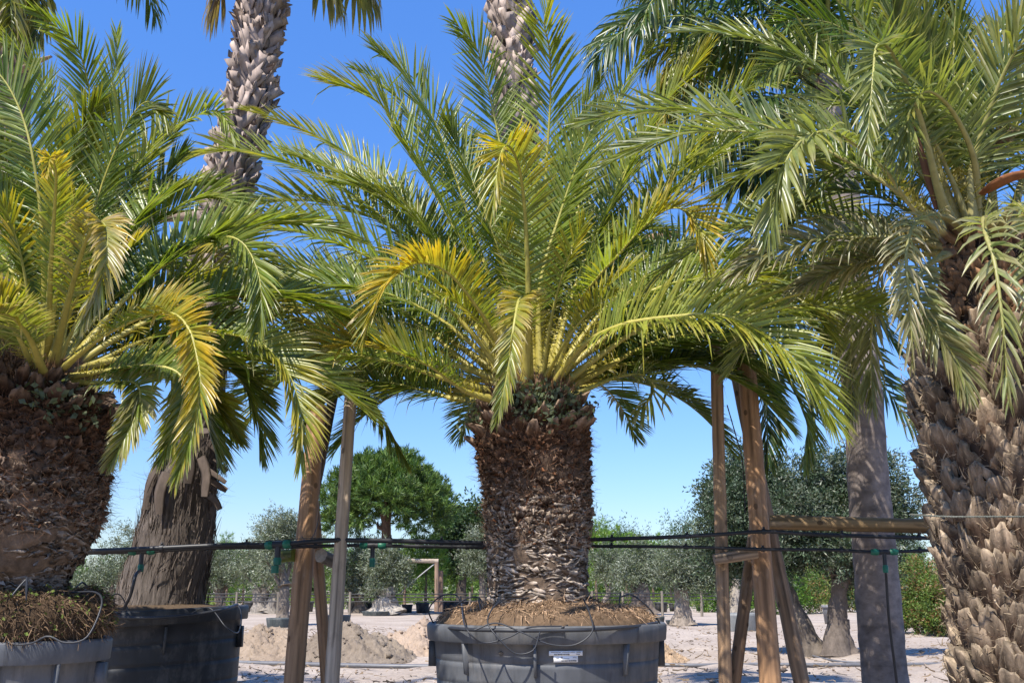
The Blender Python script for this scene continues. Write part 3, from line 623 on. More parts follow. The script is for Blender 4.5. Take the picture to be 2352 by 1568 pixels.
for az, el, ln, bd in [(60, 75, 1.9, 60), (110, 75, 1.9, 60), (30, 62, 1.9, 80), (85, 60, 1.9, 80), (140, 60, 1.9, 80), (20, 42, 1.8, 80), (55, 40, 1.8, 80), (90, 42, 1.8, 80), (130, 40, 1.8, 80), (165, 45, 1.8, 80),
                       (30, 18, 1.7, 60), (70, 18, 1.7, 60), (110, 18, 1.7, 60), (150, 20, 1.7, 60), (190, 50, 1.8, 80), (215, 40, 1.8, 80), (185, 25, 1.8, 70), (240, 55, 1.6, 90)]:
    frond(rootL, arc(cl, az + rr.normal(0, 4), el, ln, bd, .12), cl, yel=.08, mixl=.35, L=.29, wid=.02)
for az, el, ln in [(200, 60, .8), (330, 62, .8), (260, 80, .8), (300, 70, .9), (225, 50, .7), (310, 45, .7), (350, 40, .8)]:
    frond(rootL, arc(cl, az, el, ln, 40, .11), cl, yel=.5, mixl=.5, L=.17, n=26, tp=.5, r0=.016)

# ---- right palm: big leaf-base trunk
r = rng(); DR = 5.2
rootR = thing('date_palm', px(2420, 1800, DR) * (1, 1, 0), 'big date palm at the right edge with bare diamond leaf stubs', 'palm tree', 'palms in pots')
P, rad = pxt([(2450, 1800, 190), (2418, 1568, 185), (2400, 1400, 182), (2368, 1200, 190), (2340, 1050, 190), (2315, 930, 186), (2292, 820, 160), (2280, 720, 115), (2275, 640, 90), (2270, 560, 65)], DR)
trr = Trunk(P, rad, 120); mb = MB(); trr.core(mb, (.05, .032, .022), amp=.01, seed=77)  # near-black core paints the shade in the gaps between stubs
rows = 30; per = 15; q = np.arange(rows * per); row = q // per
t = .01 + row / rows * .76; th = (q % per) * 2 * np.pi / per + (row % 2) * np.pi / per + r.normal(0, .05, len(q)) + row * .03
A, O, U, S = trr.at(t + r.normal(0, .006, len(q)), th, -.02); n = len(q); k = r.uniform(.65, 1.3, n)[:, None]
stubs(mb, A, unit(O + .2 * U), U, S, r.uniform(.125, .18, n), r.uniform(.16, .225, n), r.uniform(.05, .095, n), r.normal(0, .13, n), np.array((.14, .09, .058)) * k, np.array((.31, .24, .165)) * k, r)
nf_ = n * 9; q = np.repeat(np.arange(n), 9); Bf = A[q] + U[q] * r.uniform(.05, .2, (nf_, 1)) + O[q] * r.uniform(.03, .09, (nf_, 1)) + S[q] * r.normal(0, .05, (nf_, 1))
strands(mb, Bf, unit(O[q] * .5 + U[q] * .7 + r.normal(0, .5, (nf_, 3))), r.uniform(.02, .07, nf_), r.uniform(.003, .008, nf_), np.array((.34, .26, .17)) * r.uniform(.4, 1.3, (nf_, 1)), r, .35)
n = 5200; t = r.uniform(.0, .98, n); th = r.uniform(-np.pi, np.pi, n); A, O, U, S = trr.at(t, th, .015)
D = unit(O * .35 + S * r.normal(0, 1, (n, 1)) + U * r.normal(.3, .6, (n, 1)))
strands(mb, A, D, r.uniform(.04, .12, n), np.full(n, .003), np.array((.26, .19, .12)) * r.uniform(.4, 1.6, (n, 1)), r, .4)
n = 500; t = r.uniform(.76, .99, n); th = r.uniform(-np.pi, np.pi, n); A, O, U, S = trr.at(t, th, -.01); k = r.uniform(.5, 1.3, n)[:, None]
scales(mb, A, unit(O + .3 * r.normal(size=(n, 3))), U, S, r.uniform(.04, .09, n), r.uniform(.05, .12, n), r.uniform(.03, .07, n), r.normal(0, .4, n), np.array((.09, .05, .03)) * k, np.array((.22, .12, .06)) * k, r, .006)
mb.build('trunk', M_STUB, rootR)
cr = px(2275, 560, DR)
RG = dict(base=np.array((.09, .14, .042)), light=np.array((.215, .255, .085)), rach=np.array((.30, .26, .10)), wid=.0175, L=.31, plum=16, droop=.05, r0=.021, n=74, yel=.08, tipbrown=.3)
Rf = lambda pts, **kw: F(rootR, DR, cr, pts, **{**RG, **kw})
Rf([(2200, 540, 0), (2165, 450, .1), (2148, 267, .2), (2135, 133, .2), (2118, 0, .1), (2080, -120, 0)], mixl=.6, vee=25, label='upright pale grey-green frond')
Rf([(2240, 540, -.1), (2228, 417, -.15), (2251, 317, -.2), (2285, 217, -.3), (2318, 143, -.4), (2352, 93, -.5), (2430, 0, -.6)], mixl=.45, yel=.2, vee=25, L=.40)
Rf([(2200, 540, -.1), (2158, 443, -.2), (2110, 260, -.4), (2050, 125, -.6), (2015, 105, -.8), (2005, 180, -.95), (1992, 330, -1.0)], mixl=.5, yel=.1, L=.22, vee=30)
Rf([(2190, 550, -.1), (2101, 483, -.2), (2035, 393, -.35), (1968, 335, -.5), (1910, 302, -.6), (1861, 312, -.7), (1821, 343, -.75), (1795, 400, -.8), (1775, 480, -.8), (1762, 550, -.8)], mixl=.8, L=.28, wid=.022, vee=30, yel=.12, droop=.10)
Rf([(2200, 540, .2), (2130, 400, .4), (2050, 270, .5), (1995, 200, .5), (1920, 150, .5), (1850, 130, .4), (1790, 145, .3), (1745, 180, .2)], mixl=.35, L=.33, plum=12)
Rf([(2210, 540, .2), (2130, 330, .5), (2040, 160, .6), (1935, 67, .5), (1850, 45, .4), (1790, 55, .3)], mixl=.3, base=GREEN, light=np.array((.12, .22, .03)), L=.36, vee=20)
Rf([(2280, 530, -.2), (2262, 500, -.5), (2262, 530, -.8), (2285, 606, -.95), (2301, 722, -1.0), (2311, 839, -1.0), (2316, 920, -1.0)], mixl=.95, tp=.2, L=.20, wid=.017, spines=0, n=44, dead=.28, droop=.1)
Rf([(2230, 540, -.1), (2170, 500, -.3), (2110, 505, -.5), (2083, 570, -.6), (2086, 660, -.65), (2092, 740, -.65), (2097, 830, -.65)], mixl=.8, dead=.6, tp=.25, L=.2, n=44, wid=.013, droop=.1, label='drooping half-dead frond with bleached leaflets')
Rf([(2180, 580, -.2), (2120, 620, -.4), (2110, 690, -.5), (2150, 760, -.55), (2200, 830, -.55), (2222, 900, -.55)], mixl=.6, dead=.35, L=.22, tp=.3)
Rf([(2200, 560, .2), (2090, 530, .7), (1995, 560, 1.3), (1960, 640, 1.5), (1955, 740, 1.6), (1956, 850, 1.6), (1955, 960, 1.6)], mixl=.6, dead=.3, L=.32, n=84, wid=.02)
Rf([(2200, 560, .3), (2110, 535, .8), (2035, 600, 1.3), (2008, 700, 1.4), (2000, 820, 1.5), (2004, 930, 1.5)], mixl=.55, dead=.25, L=.30, n=80, wid=.019)
Rf([(2190, 570, .3), (2060, 570, .9), (1960, 610, 1.5), (1915, 700, 1.7), (1905, 830, 1.7)], mixl=.6, dead=.2, L=.3, n=80, wid=.019)
Rf([(2200, 570, .1), (2050, 545, .2), (1900, 550, .3), (1780, 580, .3), (1690, 630, .3)], mixl=.3, dead=.5, L=.26, wid=.018, label='dead brown frond reaching left')
Rf([(2200, 580, .2), (2060, 590, .4), (1930, 620, .5), (1830, 660, .5)], mixl=.2, dead=.7, L=.24, wid=.016)
Rf([(2180, 560, .1), (2090, 470, .2), (2000, 400, .3), (1930, 390, .3), (1860, 420, .3), (1810, 470, .3)], mixl=.5, L=.32)
Rf([(2320, 540, -.2), (2380, 470, -.4), (2420, 480, -.7), (2440, 600, -.9), (2430, 800, -.95)], mixl=.8, L=.22)
Rf([(2290, 540, -.2), (2330, 470, -.5), (2370, 520, -.8), (2375, 640, -.9), (2370, 780, -.9)], mixl=.9, L=.2, wid=.016, n=44, dead=.28)
Rf([(2210, 540, 0), (2180, 330, .1), (2120, 160, .2), (2040, 40, .2), (1950, -60, .2)], mixl=.4)
Rf([(2230, 540, 0), (2200, 320, 0), (2190, 150, 0), (2200, -60, 0)], mixl=.4, vee=15)
Rf([(2250, 540, .1), (2260, 330, .2), (2300, 150, .2), (2380, -20, .2)], mixl=.3)
rr = rng()
for az, el, ln, bd in [(60, 78, 2.3, 50), (100, 80, 2.3, 50), (150, 70, 2.3, 60), (30, 66, 2.2, 80), (0, 60, 2.2, 80), (120, 56, 2.2, 80), (160, 50, 2.2, 80), (200, 66, 2.1, 70), (340, 60, 2.2, 80), (40, 40, 2.2, 80), (100, 35, 2.1, 80), (150, 30, 2.0, 70), (20, 20, 2.0, 70), (70, 15, 2.0, 60), (120, 10, 1.8, 60), (350, 30, 2.0, 80), (180, 42, 2.2, 60)]:
    frond(rootR, arc(cr, az + rr.normal(0, 5), el, ln, bd, .12), cr, **{**RG, 'mixl': .35 + rr.uniform(-.1, .2)})
for pts, kw in [
    ([(2190, 560, .2), (2080, 480, .4), (1970, 440, .5), (1870, 460, .6), (1800, 540, .6)], {}),
    ([(2190, 570, .4), (2080, 540, 1.0), (1980, 550, 1.6), (1900, 620, 1.8), (1870, 730, 1.9)], dict(dead=.2)),
        ([(2200, 540, .1), (2100, 380, .2), (2020, 280, .3), (1950, 240, .3), (1880, 255, .3), (1830, 310, .2)], {}),
    ([(2210, 540, 0), (2150, 360, -.1), (2090, 200, -.2), (2060, 90, -.3), (2050, 0, -.4)], dict(mixl=.6)),
    ([(2230, 540, .1), (2220, 340, .1), (2170, 180, .1), (2100, 60, 0), (2040, 0, 0)], {}),
    ([(2250, 540, .1), (2300, 380, .1), (2350, 260, 0), (2420, 180, 0)], {}),
    ([(2240, 540, 0), (2240, 380, -.2), (2190, 260, -.4), (2130, 210, -.6), (2090, 260, -.7), (2085, 360, -.75)], dict(mixl=.7)),
]: Rf(pts, **{'mixl': .4, **kw})
def spathe(rt, pts, d0, wd, col):
    mb = MB(); Q = spline([px(x, y, d0 + dy) for x, y, dy in pts], 14); s = np.linspace(0, 1, 14)
    tube(mb, Q, wd * (.35 + .65 * np.sin(np.pi * np.clip(s * .9 + .08, 0, 1))), np.array(col), 8, True, None, .45); return mb.build('spathe', M_BOOT, rt)
spathe(rootR, [(2150, 480, -.1), (2135, 420, -.15), (2115, 350, -.2), (2095, 285, -.2)], DR, .035, (.15, .075, .045))
spathe(rootR, [(2255, 445, -.2), (2290, 422, -.3), (2330, 405, -.35), (2390, 395, -.4)], DR, .04, (.21, .085, .035))
mb = MB(); n = 260; b0 = px(2262, 345, DR - .1); b1 = px(2345, 295, DR - .2); tq = rr.uniform(0, 1, n)[:, None]
strands(mb, b0 + (b1 - b0) * tq * .6 + rr.normal(0, .012, (n, 3)), unit((b1 - b0) + rr.normal(0, .06, (n, 3))), rr.uniform(.06, .12, n), np.full(n, .004), np.array((.30, .22, .15)), rr, .15)
mb.build('flower_stalk', M_ROOT, rootR)

# ---- tall smooth-trunked feather palm behind, right
r = rng(); DS = 8.0
rootS = thing('queen_palm', px(2060, 1710, DS) * (1, 1, 0), 'tall feather palm with smooth grey ringed trunk behind the wooden beam', 'palm tree')
P, rad = pxt([(2072, 1712, 56), (2035, 1568, 49), (2017, 1350, 47), (2000, 1180, 46), (1985, 950, 44), (1958, 680, 42), (1932, 420, 40), (1912, 280, 36), (1898, 160, 28)], DS)
trs = Trunk(P, rad, 160); mb = MB(); tl = np.linspace(0, 1, 160)
ringm = 1 - .30 * (np.abs(((tl * 19) % 1) - .5) > .455); trs.core(mb, np.array((.215, .178, .158)) * ringm[:, None], amp=.006, f=6, seed=31)  # bark darkened overall to carry shade that falls on the lower trunk
mb.build('trunk', M_SMOOTH, rootS, True)
cs = px(1898, 170, DS)
SG = dict(base=np.array((.028, .065, .014)), light=np.array((.08, .14, .028)), rach=np.array((.14, .16, .04)), L=.50, n=70, wid=.028, plum=28, droop=.42, vee=5, yel=.05, tipbrown=.2, spines=0, tp=.2, ang=(70, 25))
Sf = lambda pts, **kw: F(rootS, DS, cs, pts, **{**SG, **kw})
Sf([(1890, 180, 0), (1800, 60, -.2), (1690, -30, -.4), (1570, -50, -.6), (1500, 0, -.7), (1470, 70, -.8)], mixl=.4, L=.4)
Sf([(1890, 180, 0), (1790, 40, .2), (1660, -60, .4), (1540, -70, .5), (1450, -20, .6)], mixl=.4)
Sf([(1890, 200, 0), (1790, 130, 0), (1690, 110, 0), (1600, 130, .1), (1530, 190, .1)], mixl=.5, yel=.15)
Sf([(1890, 200, .1), (1780, 110, .3), (1660, 80, .6), (1560, 90, .8), (1480, 150, .9)], mixl=.6, yel=.3, L=.42)
Sf([(1890, 220, 0), (1800, 220, -.2), (1710, 240, -.3), (1640, 300, -.4), (1610, 390, -.4)], mixl=.3)
Sf([(1890, 220, .1), (1790, 240, .4), (1700, 290, .6), (1650, 370, .7)], mixl=.2)
Sf([(1890, 230, .1), (1820, 290, .2), (1760, 350, .3), (1700, 430, .3)], mixl=.15, L=.45)
Sf([(1900, 180, 0), (1950, 60, .1), (2030, -20, .2), (2130, -20, .3), (2220, 40, .3)], mixl=.5, yel=.15)
Sf([(1900, 200, .1), (1990, 120, .3), (2090, 110, .5), (2180, 170, .6)], mixl=.4, yel=.15)
Sf([(1900, 180, 0), (1880, 20, -.2), (1830, -90, -.4), (1750, -120, -.6)], mixl=.4)
Sf([(1890, 200, -.1), (1760, 90, -.1), (1640, 70, 0), (1560, 120, 0), (1520, 220, 0)], mixl=.8, yel=.5, L=.34, droop=.75, yt=.9)
Sf([(1890, 210, .2), (1780, 150, .5), (1660, 150, .7), (1560, 190, .8), (1500, 280, .8)], mixl=.8, yel=.5, L=.36, droop=.7, yt=.9)
for az, el, ln, bd in [(30, 60, 2.4, 110), (80, 60, 2.4, 110), (120, 55, 2.4, 110), (160, 60, 2.4, 110), (260, 60, 2.2, 110), (310, 60, 2.2, 110), (0, 70, 2.4, 110), (220, 70, 2.4, 100), (60, 30, 2.2, 90), (140, 25, 2.2, 90), (100, 80, 2.2, 60), (195, 30, 2.2, 90)]:
    frond(rootS, arc(cs, az, el, ln, bd, .08), cs, **SG)
# low drooping fronds seen under the crown of the right palm, from a palm further back
r = rng()
rootB = thing('queen_palm', px(1777, 1690, 8.6) * (1, 1, 0), 'slender palm hidden behind the thick right post, only its dark drooping fronds showing', 'palm tree')
P, rad = pxt([(1780, 1690, 19), (1746, 1250, 17), (1732, 1060, 16), (1722, 930, 15), (1714, 850, 14), (1695, 700, 14)], 8.6)
trb = Trunk(P, rad, 60); mb = MB(); trb.core(mb, (.09, .08, .075), amp=.004, seed=51); mb.build('trunk', M_SMOOTH, rootB, True)
cb_ = px(1685, 720, 8.6)
for pts in ([(1690, 740, 0), (1760, 690, .1), (1830, 740, .1), (1860, 850, .1), (1850, 1060, .1)], [(1690, 740, 0), (1800, 670, 0), (1930, 740, -.1), (2040, 900, -.2), (2160, 1050, -.2)],
            [(1685, 740, 0), (1720, 720, .1), (1755, 830, .1), (1765, 1060, .1)], [(1690, 740, .2), (1830, 640, .4), (1960, 660, .5), (2060, 800, .6)], [(1680, 740, 0), (1600, 660, .1), (1500, 700, .2), (1430, 800, .2)],
            [(1680, 740, .2), (1560, 600, .3), (1450, 600, .4), (1380, 680, .5)]):
    F(rootB, 8.6, cb_, pts, **{**SG, 'L': .36, 'droop': .1, 'plum': 10, 'vee': 15, 'mixl': .3, 'wid': .024})
for az in (60, 120, 200, 280, 340): frond(rootB, arc(cb_, az, 50, 2.0, 110, .06), cb_, **{**SG, 'L': .34})

# ---- tall palm whose hanging crown fills the top left corner
rootT = thing('queen_palm', px(10, 1660, 9.0) * (1, 1, 0), 'tall palm behind the left palm, its dark drooping leaves in the top left corner', 'palm tree')
P, rad = pxt([(20, 1660, 60), (20, 1200, 55), (22, 600, 50), (25, 300, 46), (20, 60, 42), (10, -120, 32)], 9.0)
trt = Trunk(P, rad, 80); mb = MB(); trt.core(mb, (.16, .12, .09), amp=.01, seed=61); mb.build('trunk', M_BOOT, rootT, True)
ct_ = px(10, -100, 9.0)
for pts in ([(10, -100, 0), (60, -150, -.1), (90, -60, -.2), (85, 90, -.2)], [(10, -100, 0), (40, -140, .1), (60, -20, .2), (60, 130, .2)], [(0, -100, -.1), (20, -120, -.3), (25, 0, -.4), (30, 120, -.4)], [(0, -100, 0), (-30, -110, 0), (-30, 40, 0), (-20, 200, 0)]):
    F(rootT, 9.0, ct_, pts, **{**SG, 'L': .36, 'yel': .25, 'droop': .5, 'plum': 30})
for az in (0, 60, 120, 180, 240, 300): frond(rootT, arc(ct_, az, 55, 2.2, 120, .06), ct_, **SG)
spathe(rootT, [(30, 175, -.4), (60, 155, -.5), (90, 140, -.55), (118, 130, -.6)], 9.0, .04, (.30, .22, .16))

# ------------------------------------------------------------------ fan palms (tall, boot-covered trunks)
def boots(mb, tr, t0, t1, n, r, w=(.07, .115), ln=(.13, .21), col=(.36, .285, .24)):
    q = np.arange(n); t = t0 + (t1 - t0) * (q + .5) / n; th = q * 2.39996 + r.normal(0, .12, n)
    A, O, U, S = tr.at(t, th, .0); lean = r.choice([-1., 1.], n) * r.uniform(.3, .95, n)
    for sgn in (0, 1):                                 # split base: two straps crossing
        le = lean if sgn == 0 else -lean * r.uniform(.5, 1, n)
        Ut = U * np.cos(le)[:, None] + S * np.sin(le)[:, None]; St = np.cross(Ut, O)
        W = r.uniform(w[0], w[1], n) * .5; L = r.uniform(ln[0], ln[1], n); V = np.zeros((n, 5, 2, 3, 3)); 
        out0 = np.array([.002, .012, .024, .045, .08]) + (.012 if sgn else 0); C = np.zeros((n, 5, 2, 3, 3)); k = r.uniform(.65, 1.25, n)[:, None]
        fl = r.uniform(.25, 1.15, n)
        for a in range(5):
            s = a / 4
            for b_, u in enumerate((-1, 0, 1)):
                p = A + Ut * (L * s)[:, None] + St * (W * (1 - .25 * s) * u)[:, None] + O * ((out0[a] * fl + (.003 if u == 0 else 0)))[:, None]
                V[:, a, 0, b_] = p; V[:, a, 1, b_] = p - O * .011 - Ut * .004
                C[:, a, :, b_] = (np.array(col) * (k * (.55 + .55 * s) * (1.0 if u == 0 else .88)))[:, None]
        V += r.normal(0, .003, V.shape); V[:, 4] += (Ut * 1)[:, None, None] * r.normal(0, .022, (n, 1, 3, 1))
        idx = lambda a, f, b_: (a * 2 + f) * 3 + b_; f = []
        for a in range(4):
            for b_ in range(2): f += [[idx(a, 0, b_), idx(a, 0, b_ + 1), idx(a + 1, 0, b_ + 1), idx(a + 1, 0, b_)], [idx(a, 1, b_ + 1), idx(a, 1, b_), idx(a + 1, 1, b_), idx(a + 1, 1, b_ + 1)]]
            f += [[idx(a, 1, 0), idx(a, 0, 0), idx(a + 1, 0, 0), idx(a + 1, 1, 0)], [idx(a, 0, 2), idx(a, 1, 2), idx(a + 1, 1, 2), idx(a + 1, 0, 2)]]
        for b_ in range(2): f.append([idx(4, 0, b_), idx(4, 0, b_ + 1), idx(4, 1, b_ + 1), idx(4, 1, b_)])
        mb.add(V, (np.array(f)[None] + (np.arange(n) * 30)[:, None, None]).reshape(-1, 4), C.reshape(-1, 3))

def fan(rt, base, d, pet, rad, r, dead, droop=.35, ns=34):
    d = unit(np.array(d, float)); side = unit(np.cross(d, (0, 0, 1)) + 1e-6); up = np.cross(side, d); mb = MB()
    hub = base + d * pet + np.array([0, 0, -.12 * pet])
    a = np.linspace(-2.2, 2.2, ns); D = d * np.cos(a)[:, None] + side * np.sin(a)[:, None] + up * .15 * np.abs(a)[:, None] + r.normal(0, .07, (ns, 3))
    D = unit(D); W = unit(np.cross(D, up)); L = rad * r.uniform(.8, 1.1, ns)
    c = (GREEN * .8 + LIGHT * .2) * (1 - dead) + np.array((.22, .155, .09)) * dead
    Cs = np.repeat((c * r.uniform(.7, 1.3, (ns, 1)))[:, None], 4, 1); Cs[:, 3] = Cs[:, 3] * .4 + STRAW * .5
    leaflets(mb, np.tile(hub, (ns, 1)), D, W, L, np.full(ns, rad * .085), np.full(ns, droop), Cs, r, .15)
    fo = mb.build('fan_leaf', M_FROND, rt); mb = MB()
    tube(mb, spline([base, base + d * pet * .5 + (0, 0, .02), hub], 8), np.linspace(.02, .008, 8), np.array((.25, .2, .09)), 6)
    mb.build('petiole', M_RACHIS, fo, True)

r = rng(); DW = 8.0
rootW = thing('fan_palm', px(400, 1395, DW), 'tall leaning fan palm in the dark pot, grooved base and boot-covered upper trunk', 'palm tree', 'tall fan palms')
P, rad = pxt([(362, 1424, 106), (367, 1385, 94), (384, 1310, 86), (402, 1245, 82), (413, 1170, 76), (423, 1110, 69), (438, 1040, 60), (472, 820, 47), (500, 600, 41), (520, 440, 38), (556, 300, 37), (580, 170, 38), (598, 30, 39), (615, -110, 39), (636, -300, 40), (652, -450, 32)], DW)
trw = Trunk(P, rad, 180); mb = MB(); trw.core(mb, (.115, .094, .078), 96, .014, 5, 41); mb.build('trunk', M_GROOVE, rootW, True)
mb = MB(); boots(mb, trw, .30, .985, 430, r); mb.build('leaf_boots', M_BOOT, rootW)
mb = MB(); n = 46; th = r.uniform(-np.pi, np.pi, n); t = r.uniform(.17, .30, n); A, O, U, S = trw.at(t, th, .01)
for pts_, wd_ in [([(498, 985, -.1), (515, 1000, -.1), (534, 1012, -.1)], .032), ([(500, 1010, -.12), (518, 1040, -.14), (522, 1062, -.14)], .04), ([(500, 1052, -.1), (520, 1068, -.1), (537, 1082, -.1)], .03), ([(492, 1092, -.1), (512, 1112, -.12), (536, 1126, -.12)], .034),
                  ([(496, 1075, -.15), (520, 1098, -.18), (534, 1108, -.18)], .026), ([(490, 1130, -.12), (508, 1148, -.14), (520, 1170, -.14)], .036), ([(350, 1060, -.15), (338, 1110, -.2), (328, 1170, -.22)], .05), ([(362, 1048, -.2), (342, 1090, -.24), (326, 1130, -.26)], .028),
                  ([(375, 1085, -.3), (368, 1130, -.33), (366, 1180, -.33)], .055), ([(345, 1130, -.12), (330, 1180, -.16), (322, 1225, -.16)], .05), ([(440, 1040, -.3), (436, 1070, -.32), (432, 1110, -.32)], .06), ([(405, 1040, -.3), (402, 1080, -.33), (398, 1120, -.32)], .05),
                  ([(470, 1050, -.28), (474, 1090, -.3), (470, 1140, -.3)], .05), ([(455, 985, -.25), (480, 990, -.3), (505, 975, -.3)], .04)]:
    sh_ = -15 if pts_[0][0] > 482 else (9 if pts_[0][0] < 372 else 0)
    Q = spline([px(x_ + sh_ - (10 * np.sign(x_ - 420) if i_ == 0 else 0), y_, DW + d_) for i_, (x_, y_, d_) in enumerate(pts_)], 7)
    tube(mb, Q, wd_ * .8 * np.array([1, 1.05, 1, .97, .92, .85, .72]), np.array((.115, .088, .07)) * r.uniform(.4, 1.2), 6, True, unit(np.array((r.normal(0, .35), -1, .2))), .09)
n = 2600; A, O, U, S = trw.at(r.uniform(.0, .3, n), r.uniform(-np.pi, np.pi, n), .004)
strands(mb, A, unit(U * r.choice([-1., 1.], (n, 1)) + O * .06 + S * r.normal(0, .1, (n, 1))), r.uniform(.06, .25, n), r.uniform(.004, .012, n), np.array((.12, .095, .078)) * r.uniform(.3, 1.7, (n, 1)), r, .08)
n = 700; A, O, U, S = trw.at(r.uniform(.12, .34, n), r.uniform(-np.pi, np.pi, n), .01)
strands(mb, A, unit(O + S * r.normal(0, .8, (n, 1)) + U * r.normal(0, .8, (n, 1))), r.uniform(.08, .2, n), np.full(n, .003), np.array((.12, .09, .07)) * r.uniform(.5, 1.6, (n, 1)), r, .4)
mb.build('hanging_straps', M_BOOT, rootW)
top = np.array(trw.P[-1])
for i_ in range(16):
    a = i_ * 2.4; fan(rootW, top + (0, 0, -.35 - .02 * i_), (math.cos(a), math.sin(a), -.55), .62, .6, r, .75, .5)
for i_ in range(16):
    a = i_ * 2.4 + .5; fan(rootW, top + (0, 0, .05), (math.cos(a), math.sin(a), .1 + .08 * i_), .8, .75, r, .05, .25)
fan(rootW, px(562, -85, DW - .1), (-.5, -.1, -.7), .3, .45, r, .9, .9); fan(rootW, px(655, -85, DW - .1), (.75, -.1, -.35), .36, .5, r, .45, .9); fan(rootW, px(690, -110, DW), (.95, .1, -.3), .5, .55, r, .5, .9)

r = rng(); DV = 10.0
rootV = thing('fan_palm', px(1200, 1640, DV) * (1, 1, 0), 'tall fan palm behind the middle palm, pale boot-covered trunk against the sky', 'palm tree', 'tall fan palms')
P, rad = pxt([(1215, 1638, 70), (1212, 1400, 46), (1205, 900, 36), (1190, 400, 28), (1184, 230, 28), (1178, 100, 34), (1173, 0, 37), (1168, -150, 42), (1160, -330, 34)], DV)
trv = Trunk(P, rad, 180); mb = MB(); trv.core(mb, (.15, .115, .09), 64, .006, 5, 43); mb.build('trunk', M_GROOVE, rootV, True)
mb = MB(); boots(mb, trv, .42, .985, 300, r, (.10, .155), (.19, .29), (.38, .305, .26)); mb.build('leaf_boots', M_BOOT, rootV)
top = np.array(trv.P[-1])
for i_ in range(12): fan(rootV, top + (0, 0, -.1), (math.cos(i_ * 2.4), math.sin(i_ * 2.4), .0 + .1 * i_), .8, .75, r, .05, .25)
for i_ in range(8): fan(rootV, top + (0, 0, -.2), (math.cos(i_ * 2.4), math.sin(i_ * 2.4), -.5), .5, .6, r, .7, .5)

for lab_, dx_, dy_ in (('unseen tall fan palm added off-frame left to shade the sand', -7.6, 9.4), ('second unseen fan palm added far off-frame left for its shadow', -10.2, 12.5), ('unseen tall fan palm added off-frame beyond the right palm', 8.6, 11.5)):
    k_ = copy_thing(rootV, (dx_, dy_, 0), lab_, 1.0, dx_)  # unseen palms added off-frame to cast shadows on the sand
# ------------------------------------------------------------------ big pots
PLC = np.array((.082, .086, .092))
def pot(c, rim, R0, H, label, lugs, M=None, rings=(.2, .32, .44), col=PLC, k=96):
    c = np.asarray(c, float); root = thing('plant_pot', c - (0, 0, H), label, 'plant pot', 'big black plastic pots')
    rb = R0 * .90; taper = lambda h: R0 * .945 - (R0 * .10) * (h / H)
    prof = [(R0 * .90, -.05), (R0 * .93, 0.0), (R0 * .985, .012), (R0, .0), (R0 * 1.0, -.03), (R0 * .992, -.085), (R0 * .985, -.09), (taper(.09), -.092)]
    hs = [.09]
    for q in rings: prof += [(taper(q - .03), -q + .03), (taper(q) + .001, -q + .006), (taper(q) - .005, -q), (taper(q) + .0015, -q - .003), (taper(q + .03), -q - .03)]
    prof += [(taper(H - .02), -H + .02), (taper(H) - .02, -H), (.02, -H)]
    mb = MB(); lathe(mb, prof[6:], c, col, k, M); mb.build('body', M_PLASTIC, root, False).data.polygons.foreach_set('use_smooth', np.ones(k * (len(prof[6:]) - 1), bool))
    mb = MB(); lathe(mb, prof[:7], c, col * 1.05, k, M); mb.build('rim', M_PLASTIC, root, True)
    for a, kind in lugs:
        a = R(a); O = np.array([math.cos(a), math.sin(a), 0]); S_ = np.array([-O[1], O[0], 0]); U = np.array([0, 0, 1.])
        mb = MB()
        if kind == 'rib':                              # gusset: deep at the rim, running out downwards
            wd = .008; a0 = taper(.09) - .01; p = [(a0, -.088), (R0 * .985, -.088), (R0 * .955, -.26), (a0, -.27)]
            V = [c + O * q[0] + U * q[1] + S_ * s * wd for s in (-1, 1) for q in p]
            mb.add(V, [[0, 3, 2, 1], [4, 5, 6, 7], [0, 1, 5, 4], [1, 2, 6, 5], [2, 3, 7, 6]], col)
        else:                                          # broad lifting lug
            box(mb, c + O * (R0 * .945) - U * .175, (.07, .055, .15), col * .8, [S_, O, U])
        mb.build('lug', M_PLASTIC, root)
    return root
RC = 264 * DC / FPX
potC = pot((pc[0], DC, pc[2]), 0, RC, pc[2], 'wide grey pot of the middle palm with two white printed labels', [(-133, 'rib'), (-97, 'rib'), (-52, 'rib'), (1, 'lug'), (181, 'lug'), (60, 'rib'), (120, 'rib')])
rp_ = rng()
def on_pot(xpix, ypix, off=.004):
    """point of the middle pot's wall seen at a pixel"""
    x = px(xpix, ypix, DC)[0]
    for _ in range(6):
        z = px(xpix, ypix, DC - RC * .93)[2]; rad_ = RC * .945 - RC * .10 * ((pc[2] - z) / pc[2])
        yy = -math.sqrt(max(rad_ ** 2 - (x - pc[0]) ** 2, 0)); x = px(xpix, ypix, DC + yy)[0]
    z = px(xpix, ypix, DC + yy)[2]; O = unit(np.array([x - pc[0], yy, 0])); return np.array([x, DC + yy, z]) + O * off, O
def sticker(xp, yp, wd, ht, bars):
    c, O = on_pot(xp, yp, .008); S_ = np.cross((0, 0, 1), O); U = np.array([0, 0, 1.]); mb = MB()
    box(mb, c, (wd, .003, ht), (.78, .78, .77), [S_, O, U])
    lab = mb.build('price_label', M_LABEL, potC); mb = MB()
    for x0, x1, z0, z1, kind in bars:
        if kind == 'bar':
            x = x0
            while x < x1:
                q = rp_.uniform(.0012, .003); box(mb, c + S_ * (x * 1) + U * (z0 + z1) / 2 + O * .002, (q, .002, z1 - z0), (.02, .02, .025), [S_, O, U]); x += q + rp_.uniform(.0012, .003)
        else: box(mb, c + S_ * (x0 + x1) / 2 + U * (z0 + z1) / 2 + O * .002, (x1 - x0, .002, z1 - z0), (.25, .25, .26), [S_, O, U])
    mb.build('print', M_LABEL, lab)
